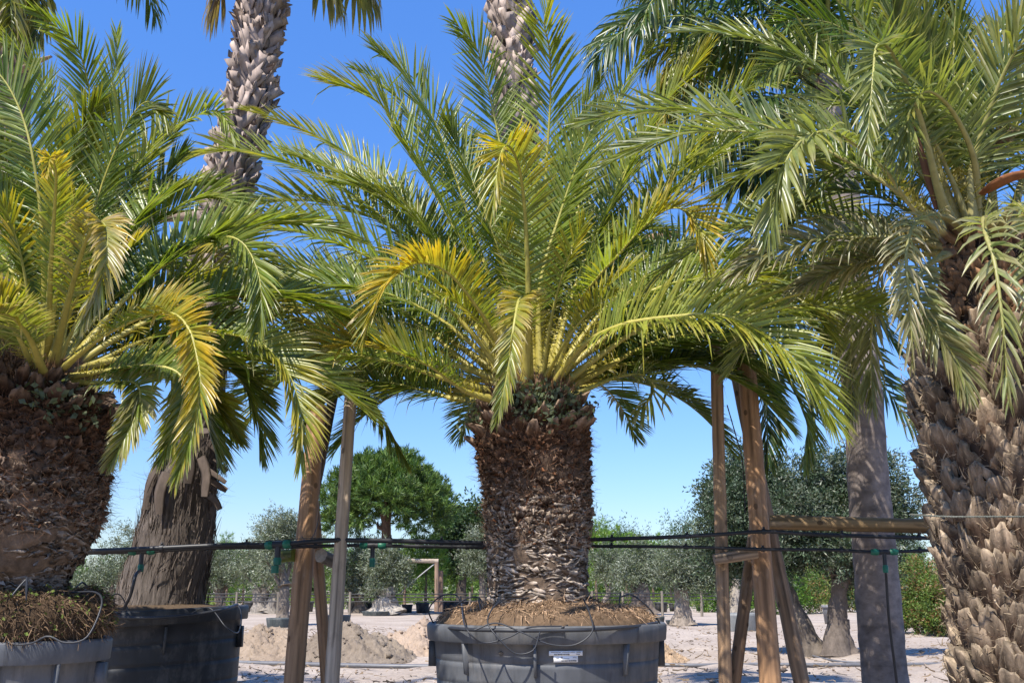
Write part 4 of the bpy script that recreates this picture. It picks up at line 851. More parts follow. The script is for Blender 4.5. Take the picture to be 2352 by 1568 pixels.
sticker(1299, 1499, .19, .026, [(-.065, .02, -.010, -.002, 'bar'), (-.085, -.03, .004, .007, 'line'), (-.02, .05, .004, .007, 'line'), (.062, .085, .003, .008, 'line'), (.06, .08, -.008, -.004, 'line')])
sticker(1299, 1512, .138, .036, [(-.025, .06, -.014, -.006, 'bar'), (-.02, .02, .0, .003, 'line'), (-.028, -.018, .004, .012, 'line'), (-.055, -.04, .004, .007, 'line'), (.04, .06, .006, .009, 'line')])
c_, O_ = on_pot(1151, 1500, .002); mb = MB(); tube(mb, [c_ - O_ * .01, c_ + O_ * .006], .012, (.05, .035, .02), 14); mb.build('drain_hole_disc', M_PLASTIC, potC)  # dark disc painted as the shadowed drain hole
potL = pot((pl[0], DL, pl[2]), 0, 192 * DL / FPX * 1.03, pl[2], 'grey pot at the left edge holding a mossy root ball', [(-75, 'rib'), (-40, 'rib'), (0, 'lug'), (60, 'rib')])
pw = px(335, 1404, DW); rt_ = 0.0; ry_ = R(-3.0)
Mt = np.array([[1, 0, 0], [0, math.cos(rt_), -math.sin(rt_)], [0, math.sin(rt_), math.cos(rt_)]]) @ np.array([[math.cos(ry_), 0, math.sin(ry_)], [0, 1, 0], [-math.sin(ry_), 0, math.cos(ry_)]])
potW = pot(pw, 0, 222 * DW / FPX, pw[2], 'large pot, coloured dark to stand for shade, holding the leaning fan palm', [(-110, 'rib'), (-60, 'rib'), (0, 'lug')], Mt, (.22, .36, .5), PLC * .33)  # pot colour cut down to put shade into the plastic
mb = MB(); lathe(mb, [(.66, -.05), (.6, .0), (.45, .03), (.2, .07)], pw, (.10, .07, .045), 60, Mt); r = rng(); n = 3000; a = r.uniform(-np.pi, np.pi, n); q = .64 * np.sqrt(r.uniform(0, 1, n))
strands(mb, np.stack([q * np.cos(a), q * np.sin(a), .03 - .08 * q], 1) + pw, unit(r.normal(0, 1, (n, 3)) + (0, 0, .3)), r.uniform(.03, .09, n), np.full(n, .005), np.array((.2, .14, .09)) * r.uniform(.4, 1.4, (n, 1)), r)
mb.build('root_ball', M_ROOT, rootW)
# right palm stands in the ground just below the picture, with a pot of its own
pot(np.array(trr.P[0]) * (1, 1, 0) + (0, 0, .3), 0, .66, .3, 'low pot round the foot of the right palm', [], None, ())

# ------------------------------------------------------------------ wooden posts and beams
def post(p0, p1, w0, w1, label, cat='post', col=(.37, .215, .115), name='wooden_post', group='wooden support posts', ends=True, bend=0.0):
    p0, p1 = np.asarray(p0), np.asarray(p1); r = rng(); n = 26; Q = p0 + (p1 - p0) * np.linspace(0, 1, n)[:, None]
    k = 20; rr = np.linspace(w0, w1, n) * .5 * (1 + .02 * np.sin(np.linspace(0, 9, n) + r.uniform(0, 6))); Q = Q + np.array([1, 0, 0]) * bend * np.sin(np.linspace(0, np.pi, n))[:, None]
    d = unit(p1 - p0); # build along local z so that the grain follows the post
    ax_z = d; ax_x = unit(np.cross((0, 1, 0.01), ax_z)); ax_y = np.cross(ax_z, ax_x)
    mb = MB(); L = np.linalg.norm(p1 - p0); a = np.arange(k) * 2 * np.pi / k; z = np.linspace(0, L, n)
    lump = 1 + .03 * np.sin(3 * a[None] + z[:, None] * 2 + r.uniform(0, 6)) + .02 * r.normal(size=(n, 1))
    crack = 1 - .10 * np.exp(-((a[None] - (4.4 + .25 * np.sin(z[:, None] * 1.3))) / .13) ** 2)
    V = np.stack([rr[:, None] * lump * crack * np.cos(a), rr[:, None] * lump * crack * np.sin(a), np.repeat(z[:, None], k, 1)], 2)
    V[:, :, 0] += (bend * np.sin(np.linspace(0, np.pi, n)))[:, None]
    i, j = np.meshgrid(np.arange(n - 1), np.arange(k), indexing='ij'); i = i.ravel(); j = j.ravel(); j2 = (j + 1) % k
    C = np.tile(np.array(col), (n * k, 1)) * (1 + .16 * np.repeat(r.normal(size=(1, k)), n, 0)).reshape(-1, 1).clip(.6, 1.4)
    C *= np.where(np.repeat(crack < .93, 1, 0).reshape(-1, 1), .45, 1)
    mb.add(V, np.stack([i * k + j, i * k + j2, (i + 1) * k + j2, (i + 1) * k + j], 1), C)
    for row in (0, n - 1):
        f = np.stack([np.arange(k), (np.arange(k) + 1) % k, np.full(k, k)], 1)
        mb.add(np.vstack([V[row], [[V[row, :, 0].mean(), V[row, :, 1].mean(), z[row]]]]), f if row else f[:, ::-1], np.array(col) * 1.15)
    for _ in range(6):                                 # knots
        ka = r.uniform(0, 6.28); kz = r.uniform(.1, .95) * L; kr = np.interp(kz, z, rr); m = 8; b_ = np.arange(m) * 2 * np.pi / m; o = np.array([math.cos(ka), math.sin(ka), 0]); s_ = np.array([-o[1], o[0], 0])
        ring = o * kr * 1.0 + np.array([0, 0, kz]) + s_ * (np.cos(b_) * .016)[:, None] + np.array([0, 0, 1]) * (np.sin(b_) * .022)[:, None]
        mb.add(np.vstack([ring, (o * kr * 1.05 + np.array([0, 0, kz]))[None]]), np.stack([np.arange(m), (np.arange(m) + 1) % m, np.full(m, m)], 1), np.array(col) * .45)
    o = mb.build(name, M_WOOD, None, True)
    from mathutils import Matrix
    o.matrix_world = Matrix(((ax_x[0], ax_y[0], ax_z[0], p0[0]), (ax_x[1], ax_y[1], ax_z[1], p0[1]), (ax_x[2], ax_y[2], ax_z[2], p0[2]), (0, 0, 0, 1)))
    return tag(o, label, cat, group)
def pp(x0, y0, x1, y1, D0, D1, w0, w1, label, **kw):
    """post seen from (x0,y0) at the frame foot to (x1,y1) at its top; carried down to the ground"""
    a, b_ = px(x0, y0, D0), px(x1, y1, D1); d = b_ - a
    if kw.pop('ground', True): a = a - d * (a[2] + .05) / d[2]
    return post(a, b_, w0 * D0 / FPX, w1 * D1 / FPX, label, **kw)
pp(675, 1568, 728, 930, 7.4, 7.6, 46, 42, 'thick tan post, front left one of the three beside the sand heap')
pp(752, 1568, 713, 1080, 7.6, 7.75, 28, 26, 'slim brown post squeezed between two thicker posts beside the sand heap')
pp(762, 1568, 806, 900, 7.05, 7.4, 33, 28, 'pale weathered post, right one of the three beside the sand heap', col=(.47, .365, .265))
pp(715, 1160, 782, 830, 7.85, 8.2, 26, 22, 'dark post leaning right above the thick left post', ground=False, col=(.13, .095, .065))
pp(1666, 1568, 1644, 780, 7.4, 7.5, 31, 27, 'slim tan post, left one of the right-hand frame', col=(.34, .22, .13))
pp(1770, 1568, 1710, 770, 7.45, 7.6, 48, 42, 'thick tan post carrying the long beam on the right')
pp(1686, 1568, 1738, 1180, 7.55, 7.7, 29, 26, 'slim post leaning right between the two right-hand posts', col=(.28, .175, .10))
pp(1842, 1568, 1686, 830, 7.75, 8.1, 36, 30, 'grey-brown brace slanting outwards, crossing behind the thick right post', col=(.31, .20, .12))
post(px(1768, 1199, 7.35), px(2200, 1209, 7.1), .102, .096, 'long horizontal beam from the thick right post to the right palm', 'beam', (.22, .145, .07), 'wooden_beam', 'horizontal beams')
post(px(1640, 1284, 7.3), px(1738, 1268, 7.3), .075, .085, 'short log tied across the right-hand posts', 'log', (.30, .22, .15), 'cross_log', 'short cross logs')
post(px(737, 1275, 7.3), px(768, 1290, 7.5), .09, .09, 'short grey log between the left-hand posts', 'log', (.25, .21, .165), 'cross_log', 'short cross logs')
lg = post(px(646, 1276, 7.5), px(676, 1274, 7.45), .085, .085, 'short log end painted green beside the thick left post', 'log', (.12, .145, .03), 'cross_log', 'short cross logs')
post(px(295, 500, 8.35), px(600, 492, 8.3), .092, .092, 'horizontal beam high up behind the left palm fronds', 'beam', (.32, .23, .16), 'wooden_beam', 'horizontal beams')
post(px(1400, 560, 9.4), px(1560, 538, 9.3), .08, .08, 'horizontal beam glimpsed high up behind the middle palm', 'beam', (.25, .16, .09), 'wooden_beam', 'horizontal beams')

# ------------------------------------------------------------------ irrigation pipes with green couplings
TB = np.array((.016, .017, .02)); GRN = np.array((.012, .12, .075))
def pipe(pts, rad, label, joints=(), clips=(), name='irrigation_pipe', group='black irrigation pipes', drops=()):
    P = [px(*p) for p in pts]; root = thing(name, P[0], label, 'water pipe', group)
    mb = MB(); Q = spline(P, 60); tube(mb, Q, rad, TB, 10)
    mb.build('tube', M_TUBE, root, True)
    at_ = lambda f: (np.array([np.interp(f * 59, np.arange(60), Q[:, k]) for k in range(3)]), unit(Q[min(int(f * 59) + 1, 59)] - Q[max(int(f * 59), 0)]))
    for f in clips:
        p, d = at_(f); mb = MB(); tube(mb, [p - d * .012, p + d * .012], rad * 1.35, TB * 1.2, 8); box(mb, p + (0, 0, rad * 1.7), (.014, .014, rad * 1.2), TB); mb.build('clip', M_TUBE, root)
    for f, ln in joints:
        p, d = at_(f); mb = MB()
        tube(mb, [p - d * .035, p + d * .035], rad * 1.5, TB * 1.5, 12); tube(mb, [p, p - np.array([0, 0, .085])], rad * 1.25, TB * 1.5, 12)
        body = mb.build('tee_joint', M_TUBE, root, False)
        for s in (-1, 1):
            mb = MB(); tube(mb, [p + d * s * .036, p + d * s * .05, p + d * s * .082, p + d * s * .09], np.array([1.4, 2.0, 1.75, 1.3]) * rad, GRN, 14); mb.build('coupling_nut', M_TUBE, body)
        mb = MB(); q = p - np.array([0, 0, .085]); tube(mb, [q, q - (0, 0, .014), q - (0, 0, .05)], np.array([1.3, 1.7, 1.5]) * rad, GRN, 14); mb.build('coupling_nut', M_TUBE, body)
        if ln:
            mb = MB(); tube(mb, spline([q - (0, 0, .04)] + [px(*u) for u in ln], 30), rad * .85, TB * 1.6, 10); mb.build('drop_hose', M_TUBE, root, True)
            if len(ln) == 1:
                e = px(*ln[0]); mb = MB(); tube(mb, [e, e - (0, 0, .05)], rad * 1.6, GRN, 14); mb.build('coupling_nut', M_TUBE, body)
pipe([(180, 1266, 7.25), (330, 1260, 7.22), (500, 1252, 7.2), (640, 1250, 7.18), (720, 1243, 7.14), (800, 1240, 7.2), (960, 1243, 7.25), (1150, 1248, 7.3)], .0165, 'thick upper black pipe crossing in front of the leaning fan palm', [(.475, [(632, 1298, 7.17)])], (.2, .4, .62, .74, .86))
pipe([(180, 1270, 7.3), (330, 1266, 7.3), (480, 1258, 7.3), (640, 1256, 7.3), (800, 1252, 7.32), (960, 1254, 7.35), (1150, 1257, 7.4)], .0125, 'thinner lower black pipe left of the middle trunk', [(.15, [(312, 1320, 7.0), (300, 1365, 7.0), (285, 1396, 7.25)]), (.695, [(855, 1285, 7.33)])], (.06, .3, .56, .8, .92))
pipe([(1320, 1240, 7.35), (1440, 1236, 7.3), (1560, 1232, 7.2), (1660, 1226, 7.15), (1760, 1220, 7.15), (1860, 1226, 7.1), (2000, 1231, 7.1), (2200, 1237, 7.1)], .0135, 'upper black pipe right of the middle trunk, running under the beam', [], (.1, .3, .5, .7, .9))
pipe([(1320, 1254, 7.45), (1440, 1254, 7.4), (1600, 1256, 7.3), (1760, 1261, 7.2), (1900, 1262, 7.15), (2030, 1267, 7.1), (2200, 1260, 7.1)], .0115, 'lower black pipe right of the middle trunk, with a hose down the grey trunk', [(.808, [(2036, 1330, 7.15), (2043, 1430, 7.2), (2060, 1568, 7.3), (2070, 1700, 7.35)])], (.1, .3, .5, .7, .9))
def wire(pts, rad, label, col=(.06, .055, .05), name='wire', twist=0, cat='wire'):
    Q = spline([px(*p) for p in pts], 70); mb = MB()
    if twist:
        s = np.linspace(0, np.pi * 2 * twist, 70)
        for ph in (0, np.pi): tube(mb, Q + np.stack([0 * s, np.cos(s + ph), np.sin(s + ph)], 1) * rad * .9, rad * .8, np.array(col), 5)
    else: tube(mb, Q, rad, np.array(col), 6)
    return tag(mb.build(name, M_WIRE, None, True), label, cat)
wire([(480, 1251, 7.2), (700, 1236, 7.16), (800, 1238, 7.2)], .003, 'thin wire strung above the upper pipe near the left posts')
wire([(2090, 1181, 4.95), (2180, 1186, 4.75), (2280, 1186, 4.72), (2380, 1186, 4.75)], .0035, 'twisted wire rope tied round the right palm trunk', (.12, .125, .10), 'wire_rope', 26)
wire([(1670, 930, 7.5), (1690, 1000, 7.55), (1705, 1060, 7.6), (1712, 1180, 7.6)], .005, 'dark twisted rope hanging between the right-hand posts', (.05, .045, .04), 'rope', 30, 'rope')
wire([(693, 1232, 7.28), (706, 1243, 7.2), (722, 1225, 7.28), (733, 1180, 7.5), (735, 1100, 7.6)], .003, 'thin wire looped round the thick left post')

# drip hoops on the pots
def hoop(pts, label, rad=.0045, stake=None, grp='drip hoops on the pots'):
    rt = thing('drip_hoop', px(*pts[0]), label, 'drip tube', grp); mb = MB(); tube(mb, spline([px(*p) for p in pts], 46), rad, TB * 1.6, 7); mb.build('tube', M_TUBE, rt, True)
    if stake:
        mb = MB(); a, b_ = px(*stake[0]), px(*stake[1]); tube(mb, [a, (a + b_) / 2, b_], np.array([.006, .006, .002]), TB * 2, 6); mb.build('stake', M_TUBE, rt)
D1 = DC - RC
hoop([(1000, 1440, 6.75), (985, 1400, 6.7), (1010, 1370, 6.7), (1045, 1365, 6.7), (1060, 1385, 6.65)], 'thin black hoop at the left end of the middle pot', stake=((1058, 1368, 6.65), (1061, 1412, 6.65)))
hoop([(1035, 1400, 6.6), (1070, 1375, 6.5), (1100, 1372, 6.45), (1110, 1395, 6.4)], 'short black hoop behind the stake left of the middle trunk', stake=((1100, 1375, 6.42), (1107, 1420, 6.4)))
hoop([(1060, 1385, 6.6), (1070, 1440, 6.0), (1110, 1475, 5.98), (1170, 1462, 5.99), (1215, 1440, 6.02), (1290, 1437, 6.03)], 'loop hanging over the left half of the middle pot rim')
hoop([(1215, 1372, 6.45), (1150, 1380, 6.2), (1120, 1425, 6.03), (1150, 1470, 5.96), (1185, 1500, 5.96), (1225, 1492, 5.96), (1240, 1450, 5.98)], 'long loop hanging down the front of the middle pot')
hoop([(1090, 1446, 6.02), (1140, 1430, 6.03), (1200, 1452, 6.0), (1260, 1478, 5.98), (1320, 1480, 5.98), (1360, 1450, 6.0), (1355, 1410, 6.1), (1340, 1375, 6.25)], 'long loop hanging right of the pot label')
hoop([(1350, 1365, 6.9), (1370, 1390, 6.7), (1330, 1420, 6.3), (1290, 1442, 6.03)], 'thin tube crossing the straw roots right of the trunk')
hoop([(1425, 1370, 6.7), (1450, 1365, 6.7), (1485, 1390, 6.7), (1515, 1430, 6.75), (1520, 1455, 6.78), (1512, 1445, 6.7)], 'tall hoop at the right end of the middle pot', .0055, ((1425, 1360, 6.65), (1420, 1410, 6.65)))
hoop([(0, 1445, 4.9), (20, 1380, 4.85), (60, 1330, 4.9), (66, 1335, 4.9)], 'black hoop at the far left over the mossy root ball', stake=((62, 1325, 4.88), (60, 1385, 4.88)))
hoop([(-10, 1440, 4.82), (20, 1475, 4.8), (70, 1477, 4.79), (110, 1460, 4.79), (150, 1475, 4.79), (200, 1462, 4.82), (233, 1390, 4.9), (220, 1360, 5.0), (160, 1360, 5.1)], 'long wavy tube over the rim of the left pot')
hoop([(170, 1385, 5.2), (175, 1350, 5.3), (195, 1340, 5.4), (215, 1400, 5.2)], 'small hoop right of the shade-tinted left trunk', stake=((196, 1352, 5.2), (182, 1398, 5.2)))
hoop([(240, 1410, 7.3), (250, 1375, 7.3), (275, 1365, 7.35), (300, 1410, 7.35)], 'small hoop at the left of the dark pot', stake=((262, 1372, 7.35), (262, 1408, 7.35)))
hoop([(430, 1412, 7.3), (480, 1395, 7.4), (520, 1440, 7.3), (548, 1450, 7.5), (552, 1400, 7.8), (530, 1380, 7.9)], 'loose loop over the right rim of the dark pot', stake=((512, 1372, 7.8), (508, 1398, 7.8)))
hoop([(236, 1412, 7.26), (300, 1418, 7.24), (400, 1415, 7.25), (500, 1402, 7.4), (545, 1388, 7.7)], 'tube lying along the front rim of the dark pot', .011)
hoop([(1000, 1436, 6.6), (1060, 1444, 6.2), (1160, 1447, 6.03), (1260, 1447, 6.02), (1360, 1445, 6.05), (1460, 1438, 6.25), (1508, 1430, 6.6)], 'black tube lying along the rim of the middle pot', .011)

# ------------------------------------------------------------------ middle ground and background
def gp(x, y, z=0):
    """ground point seen at a pixel"""
    d = px(x, y, 1.0) - np.array([0, 0, CAMZ]); return np.array([0, 0, CAMZ]) + d * ((z - CAMZ) / d[2])

def mound(x0, x1, ybase, ytop, label, tx=.5, seed=1, col=(.9, .86, .82), clods=60):
    a, b_ = gp(x0, ybase), gp(x1, ybase); Y0 = a[1]; rx = (b_[0] - a[0]) / 2; cx = (a[0] + b_[0]) / 2; ry = max(rx * .55, 1.0); H = CAMZ - (ytop - 1350) / FPX * (Y0 + ry)
    n = 110; u = np.linspace(-1.15, 1.15, n); X_, Y_ = np.meshgrid(u, u, indexing='ij'); rr2 = np.sqrt((X_ - (tx - .5) * .0) ** 2 + Y_ ** 2)
    pk = (tx - .5) * 2; xx = np.where(X_ < pk, (X_ - pk) / (1 + pk), (X_ - pk) / (1 - pk)); d = np.sqrt(xx ** 2 + Y_ ** 2)
    h = np.clip(1 - d ** 1.5, 0, 1) ** 1.1; Pm = np.stack([X_ * rx, Y_ * ry], -1)
    Z_ = H * h * (1 + .22 * vnoise(Pm, seed, 3)) + (vnoise(Pm, seed + 1, 7) * .06 + vnoise(Pm, seed + 2, 16) * .045 + np.random.default_rng(seed).normal(0, .02, X_.shape)) * (h > 0) * np.clip(h * 4, 0, 1) - .06 * (h <= 0)
    mb = MB(); V = np.stack([cx + X_ * rx, Y0 + ry + Y_ * ry, Z_], -1); i, j = np.meshgrid(np.arange(n - 1), np.arange(n - 1), indexing='ij'); i = i.ravel(); j = j.ravel()
    mb.add(V, np.stack([i * n + j, (i + 1) * n + j, (i + 1) * n + j + 1, i * n + j + 1], 1), col)
    r = np.random.default_rng(seed + 9)
    for _ in range(clods):
        i_, j_ = r.integers(8, n - 8, 2); c = V[i_, j_]
        if Z_[i_, j_] < .02: continue
        s = r.uniform(.012, .04) * (2.0 if r.uniform() < .05 else 1); g_ = unit(r.normal(size=(26, 3)))
        th = np.linspace(0, np.pi, 5); ph = np.arange(7) * 2 * np.pi / 7
        W = np.array([[math.sin(a_) * math.cos(p_), math.sin(a_) * math.sin(p_), math.cos(a_) * .7] for a_ in th for p_ in ph]) * s * r.uniform(.7, 1.2, (35, 1)) + c
        f = [[a_ * 7 + p_, a_ * 7 + (p_ + 1) % 7, (a_ + 1) * 7 + (p_ + 1) % 7, (a_ + 1) * 7 + p_] for a_ in range(4) for p_ in range(7)]
        mb.add(W, np.array(f)[:, ::-1], np.array(col) * r.uniform(.75, 1.05))
    return tag(mb.build('sand_heap', M_SAND), label, 'sand heap', 'heaps of dug sand')
mound(610, 960, 1526, 1430, 'pointed sand heap, tinted grey-brown for shade, between the left posts and the middle pot', .45, 5, (.60, .585, .55), 160)  # darker tint than the other heaps, shade put into the sand colour
mound(450, 760, 1519, 1436, 'crumbly sand heap left of the posts', .4, 15, (.78, .73, .66), 160)
mound(800, 1120, 1514, 1432, 'pale lumpy sand heap touching the middle pot', .5, 25, (.9, .82, .75), 220)
mound(1470, 1610, 1527, 1462, 'low yellowish sand heap just right of the middle pot', .2, 35, (1.0, .86, .68), 80)
def ground_hose(pts, label, rad=.03, col=(.12, .12, .125)):
    mb = MB(); Q = spline([gp(x, y, rad * .8) for x, y in pts], 60); tube(mb, Q, rad, np.array(col), 8); tag(mb.build('ground_hose', M_TUBE, None, True), label, 'hose', 'hoses lying on the sand')
ground_hose([(440, 1519), (600, 1522), (760, 1526), (900, 1529), (1060, 1530)], 'grey hose lying on the sand in front of the heaps', .035)
ground_hose([(1480, 1525), (1600, 1527), (1720, 1525), (1900, 1526), (2050, 1525), (2250, 1524)], 'long grey hose lying on the sand right of the middle pot', .03)
ground_hose([(1860, 1503), (1895, 1512), (1940, 1519), (2010, 1520), (2060, 1516)], 'thin hose curving round the olive pair', .018)

def lumps(blobs, per, f, seed):
    """break each mass of a crown into smaller lumps with gaps between them"""
    q = np.random.default_rng(seed); out = []
    for x, y, hw, hh, dy in blobs:
        for k in range(per):
            a = k * 2.39996 + q.uniform(0, .8); d = math.sqrt((k + .6) / per) * q.uniform(.85, 1.1); g = f * q.uniform(.75, 1.25)
            out.append((x + math.cos(a) * d * hw * .8, y + math.sin(a) * d * hh * .8, hw * g, hh * g, dy + q.uniform(-.6, .6) * min(1.0, hw / 60)))
    return out
OC = [(.10, .125, .06), (.14, .165, .095), (.18, .205, .135), (.075, .10, .042), (.22, .24, .18)]
OD = [(.036, .062, .026), (.05, .08, .036), (.07, .105, .052), (.026, .046, .02), (.10, .13, .08)]  # olive leaf tones darkened to put crown shade into them
def tree(name, base, blobs, label, n, ll, lw, cols, tc, r0, mat, cat='tree', group=None, mode='leaf', up=.2, stems=None, bark=M_TREEBARK, shell=.55, wob=.08, fork=.45, clump=26, gnarl=1):
    """blobs in pixels: (x, y, half width, half height, depth offset) at the depth of base"""
    r = rng(); base = np.asarray(base, float); Yb = base[1]; root = thing(name, base, label, cat, group); B = []; masses = [px(x, y, Yb + dy) - (0, 0, hh * .3 * Yb / FPX) for x, y, hw, hh, dy in blobs][:6]
    if name in ('olive_tree', 'broadleaf_tree'): blobs = lumps(blobs, 9, .42, _seed[0])
    for x, y, hw, hh, dy in blobs:
        c = px(x, y, Yb + dy); B.append((c, np.array([hw, (hw + hh) / 2, hh]) * (Yb + dy) / FPX))
    mb = MB(); leafcloud(mb, B, n, ll, lw, cols, r, up, shell, mode, clump)
    mb.build('crown', mat, root)
    mb = MB(); limbs(mb, base, masses, r0, np.array(tc), r, 12, wob, fork)
    if stems:
        for (x0, y0, x1, y1, r1) in stems:
            a_, b_ = px(x0, y0, Yb), px(x1, y1, Yb); Q = spline([a_, (a_ + b_) / 2 + r.normal(0, .06, 3) * gnarl, b_], 14); s = np.linspace(0, 1, 14)
            tube(mb, Q, r1 * (1 + .7 * np.exp(-s * 6) - .3 * s) * (1 + .1 * np.sin(s * 17 + r.uniform(0, 6))), np.array(tc), 12)
    for V in mb.v: V += (vnoise(V, 8, 14) * min(.03, r0 * .22))[:, None] * unit(V - base - np.array([0, 0, 1.]) )
    mb.build('trunk', bark, root, True); return root
mb = MB(); r = rng(); n = 2600; yy = 10 + 26 * r.uniform(0, 1, n) ** 1.5; xx = r.uniform(-.62, .62, n) * yy; sz = r.uniform(.008, .03, n) * (1 + 1.4 * (r.uniform(size=n) < .06))
oc = np.array([(1, 0, 0), (-1, 0, 0), (0, 1, 0), (0, -1, 0), (0, 0, .7), (0, 0, -.7)], float); of = np.array([(0, 2, 4), (2, 1, 4), (1, 3, 4), (3, 0, 4), (2, 0, 5), (1, 2, 5), (3, 1, 5), (0, 3, 5)])
V = oc[None] * sz[:, None, None] * r.uniform(.6, 1.3, (n, 6, 1)) + np.stack([xx, yy, np.full(n, .012) + vnoise(np.stack([xx, yy], 1), 3, .8) * .03], 1)[:, None]
mb.add(V, (of[None] + (np.arange(n) * 6)[:, None, None]).reshape(-1, 3), np.repeat(np.array((.95, .86, .78)) * r.uniform(.5, 1.05, (n, 1)), 6, 0))
cl_ = mb.build('clods', M_SAND); tag(cl_, 'small clods and stones strewn over the sand', 'clods'); cl_['kind'] = 'stuff'
mb = MB(); n = 5200; yy = 10 + 24 * r.uniform(0, 1, n) ** 1.4; xx = r.uniform(-.62, .62, n) * yy; th = r.uniform(0, 6.28, n)
strands(mb, np.stack([xx, yy, np.full(n, .035)], 1), np.stack([np.cos(th), np.sin(th), .1 * r.normal(size=n)], 1), r.uniform(.05, .28, n), r.uniform(.008, .03, n), np.array((.26, .19, .12)) * r.uniform(.4, 1.3, (n, 1)), r, .25)
li_ = mb.build('leaf_litter', M_ROOT); tag(li_, 'dry leaf bits and twigs scattered on the sand', 'leaf litter'); li_['kind'] = 'stuff'
OB = (.17, .14, .11)
# right-hand pair of big olives, crown shade put into their leaf colours
b = gp(1862, 1505)
tree('olive_tree', b, [(1700, 1180, 95, 110, .3), (1720, 1100, 70, 70, .4), (1750, 1260, 90, 80, 0), (1660, 1230, 60, 90, .5)], 'olive tree with shade-tinted leaves and trunk leaning left behind the right posts', 60000, .08, .026, OD, (.14, .115, .09), .10, M_OLIVE, group='olive trees', stems=[(1875, 1505, 1790, 1320, .17), (1790, 1320, 1750, 1230, .09)], fork=.5)
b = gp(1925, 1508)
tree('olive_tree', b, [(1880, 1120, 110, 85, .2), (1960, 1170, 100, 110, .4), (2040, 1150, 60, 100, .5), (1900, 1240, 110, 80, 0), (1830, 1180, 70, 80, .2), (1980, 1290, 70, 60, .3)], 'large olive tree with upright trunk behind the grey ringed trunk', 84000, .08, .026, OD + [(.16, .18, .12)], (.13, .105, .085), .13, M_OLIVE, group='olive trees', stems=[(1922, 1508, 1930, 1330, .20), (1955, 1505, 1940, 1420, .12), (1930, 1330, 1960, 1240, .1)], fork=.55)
# more distant olives
b = gp(648, 1437)
tree('olive_tree', b, [(630, 1225, 45, 40, 0), (610, 1270, 40, 35, -.4), (668, 1250, 36, 50, .3), (700, 1220, 30, 35, .5), (650, 1215, 36, 28, .2)], 'olive with dark twisted trunk left of the thick post', 13000, .11, 0.028, OC, OB, .13, M_OLIVE, group='olive trees', stems=[(648, 1437, 655, 1345, .2), (655, 1345, 640, 1285, .13)])
b = gp(606, 1408)
tree('olive_tree', b, [(600, 1300, 46, 38, 0), (560, 1305, 40, 34, .5), (640, 1310, 36, 34, -.5), (600, 1270, 36, 26, .4)], 'olive with several pale twisted trunks left of the posts', 10000, .16, 0.040, OC, (.24, .21, .175), .2, M_OLIVE, group='olive trees', stems=[(596, 1408, 590, 1350, .35), (620, 1406, 640, 1345, .3), (606, 1408, 610, 1350, .3)])
b = gp(508, 1398)
tree('olive_tree', b, [(500, 1300, 42, 36, 0), (535, 1305, 34, 34, .4), (475, 1318, 26, 30, -.4), (510, 1280, 34, 20, .4)], 'round olive just right of the leaning fan palm trunk', 9000, .17, 0.044, OC, (.13, .10, .08), .28, M_OLIVE, group='olive trees', stems=[(508, 1398, 503, 1335, .35)])
b = gp(250, 1408)
tree('olive_tree', b, [(215, 1330, 50, 40, 0), (255, 1310, 48, 45, .5), (290, 1250, 36, 40, .8), (180, 1345, 40, 28, -.3), (285, 1320, 35, 35, .3)], 'olive glimpsed between the left palm and the leaning trunk', 11000, .15, 0.038, OC, OB, .2, M_OLIVE, group='olive trees')
b = gp(828, 1407)
tree('olive_tree', b, [(800, 1300, 46, 42, 0), (838, 1290, 44, 40, .5), (790, 1340, 40, 28, -.3), (830, 1345, 36, 26, .2)], 'olive with straight dark trunk standing in a low tray', 12000, .16, 0.041, OC, (.18, .145, .11), .28, M_OLIVE, group='olive trees', stems=[(828, 1408, 828, 1350, .32)])
b = gp(886, 1412)
tree('olive_tree', b, [(880, 1300, 42, 42, 0), (900, 1310, 32, 36, .4), (870, 1340, 36, 28, -.3), (896, 1290, 30, 30, .5)], 'olive with broad pale flaring trunk left of the middle palm', 11000, .16, 0.041, OC, (.33, .29, .24), .4, M_OLIVE, group='olive trees', stems=[(870, 1412, 885, 1350, .4), (905, 1410, 895, 1345, .35), (887, 1412, 890, 1350, .5)])
b = gp(1108, 1412)
tree('olive_tree', b, [(1095, 1290, 34, 40, 0), (1112, 1240, 36, 34, .3), (1130, 1290, 40, 40, .4), (1092, 1262, 24, 30, .3)], 'pale olive half hidden by the left side of the middle trunk', 11000, .15, 0.038, OC, OB, .2, M_OLIVE, group='olive trees')
b = gp(1395, 1407)
tree('olive_tree', b, [(1400, 1320, 32, 34, 0), (1385, 1290, 30, 28, .4), (1420, 1290, 28, 28, .4)], 'thin-stemmed olive just right of the middle trunk', 7200, .16, 0.041, OC, (.26, .22, .18), .14, M_OLIVE, group='olive trees')
b = gp(1470, 1412)
tree('olive_tree', b, [(1470, 1300, 38, 38, 0), (1445, 1320, 30, 34, -.3), (1500, 1310, 30, 34, .3), (1470, 1270, 32, 22, .4)], 'olive with thick dark trunk, left of the one in a round tray', 11000, .15, 0.039, OC, (.17, .135, .105), .28, M_OLIVE, group='olive trees', stems=[(1460, 1412, 1472, 1340, .35), (1492, 1412, 1478, 1340, .3)])
b = gp(1564, 1436)
tree('olive_tree', b, [(1560, 1290, 44, 34, 0), (1530, 1310, 32, 32, -.3), (1600, 1305, 36, 36, .3), (1565, 1330, 40, 26, 0), (1600, 1270, 30, 22, .4), (1540, 1275, 30, 22, .4)], 'olive standing in a round black tray on open sand', 14000, .115, 0.030, OC, (.25, .205, .16), .20, M_OLIVE, group='olive trees', stems=[(1564, 1437, 1560, 1350, .26), (1578, 1436, 1572, 1350, .2)])
b = gp(1690, 1436)
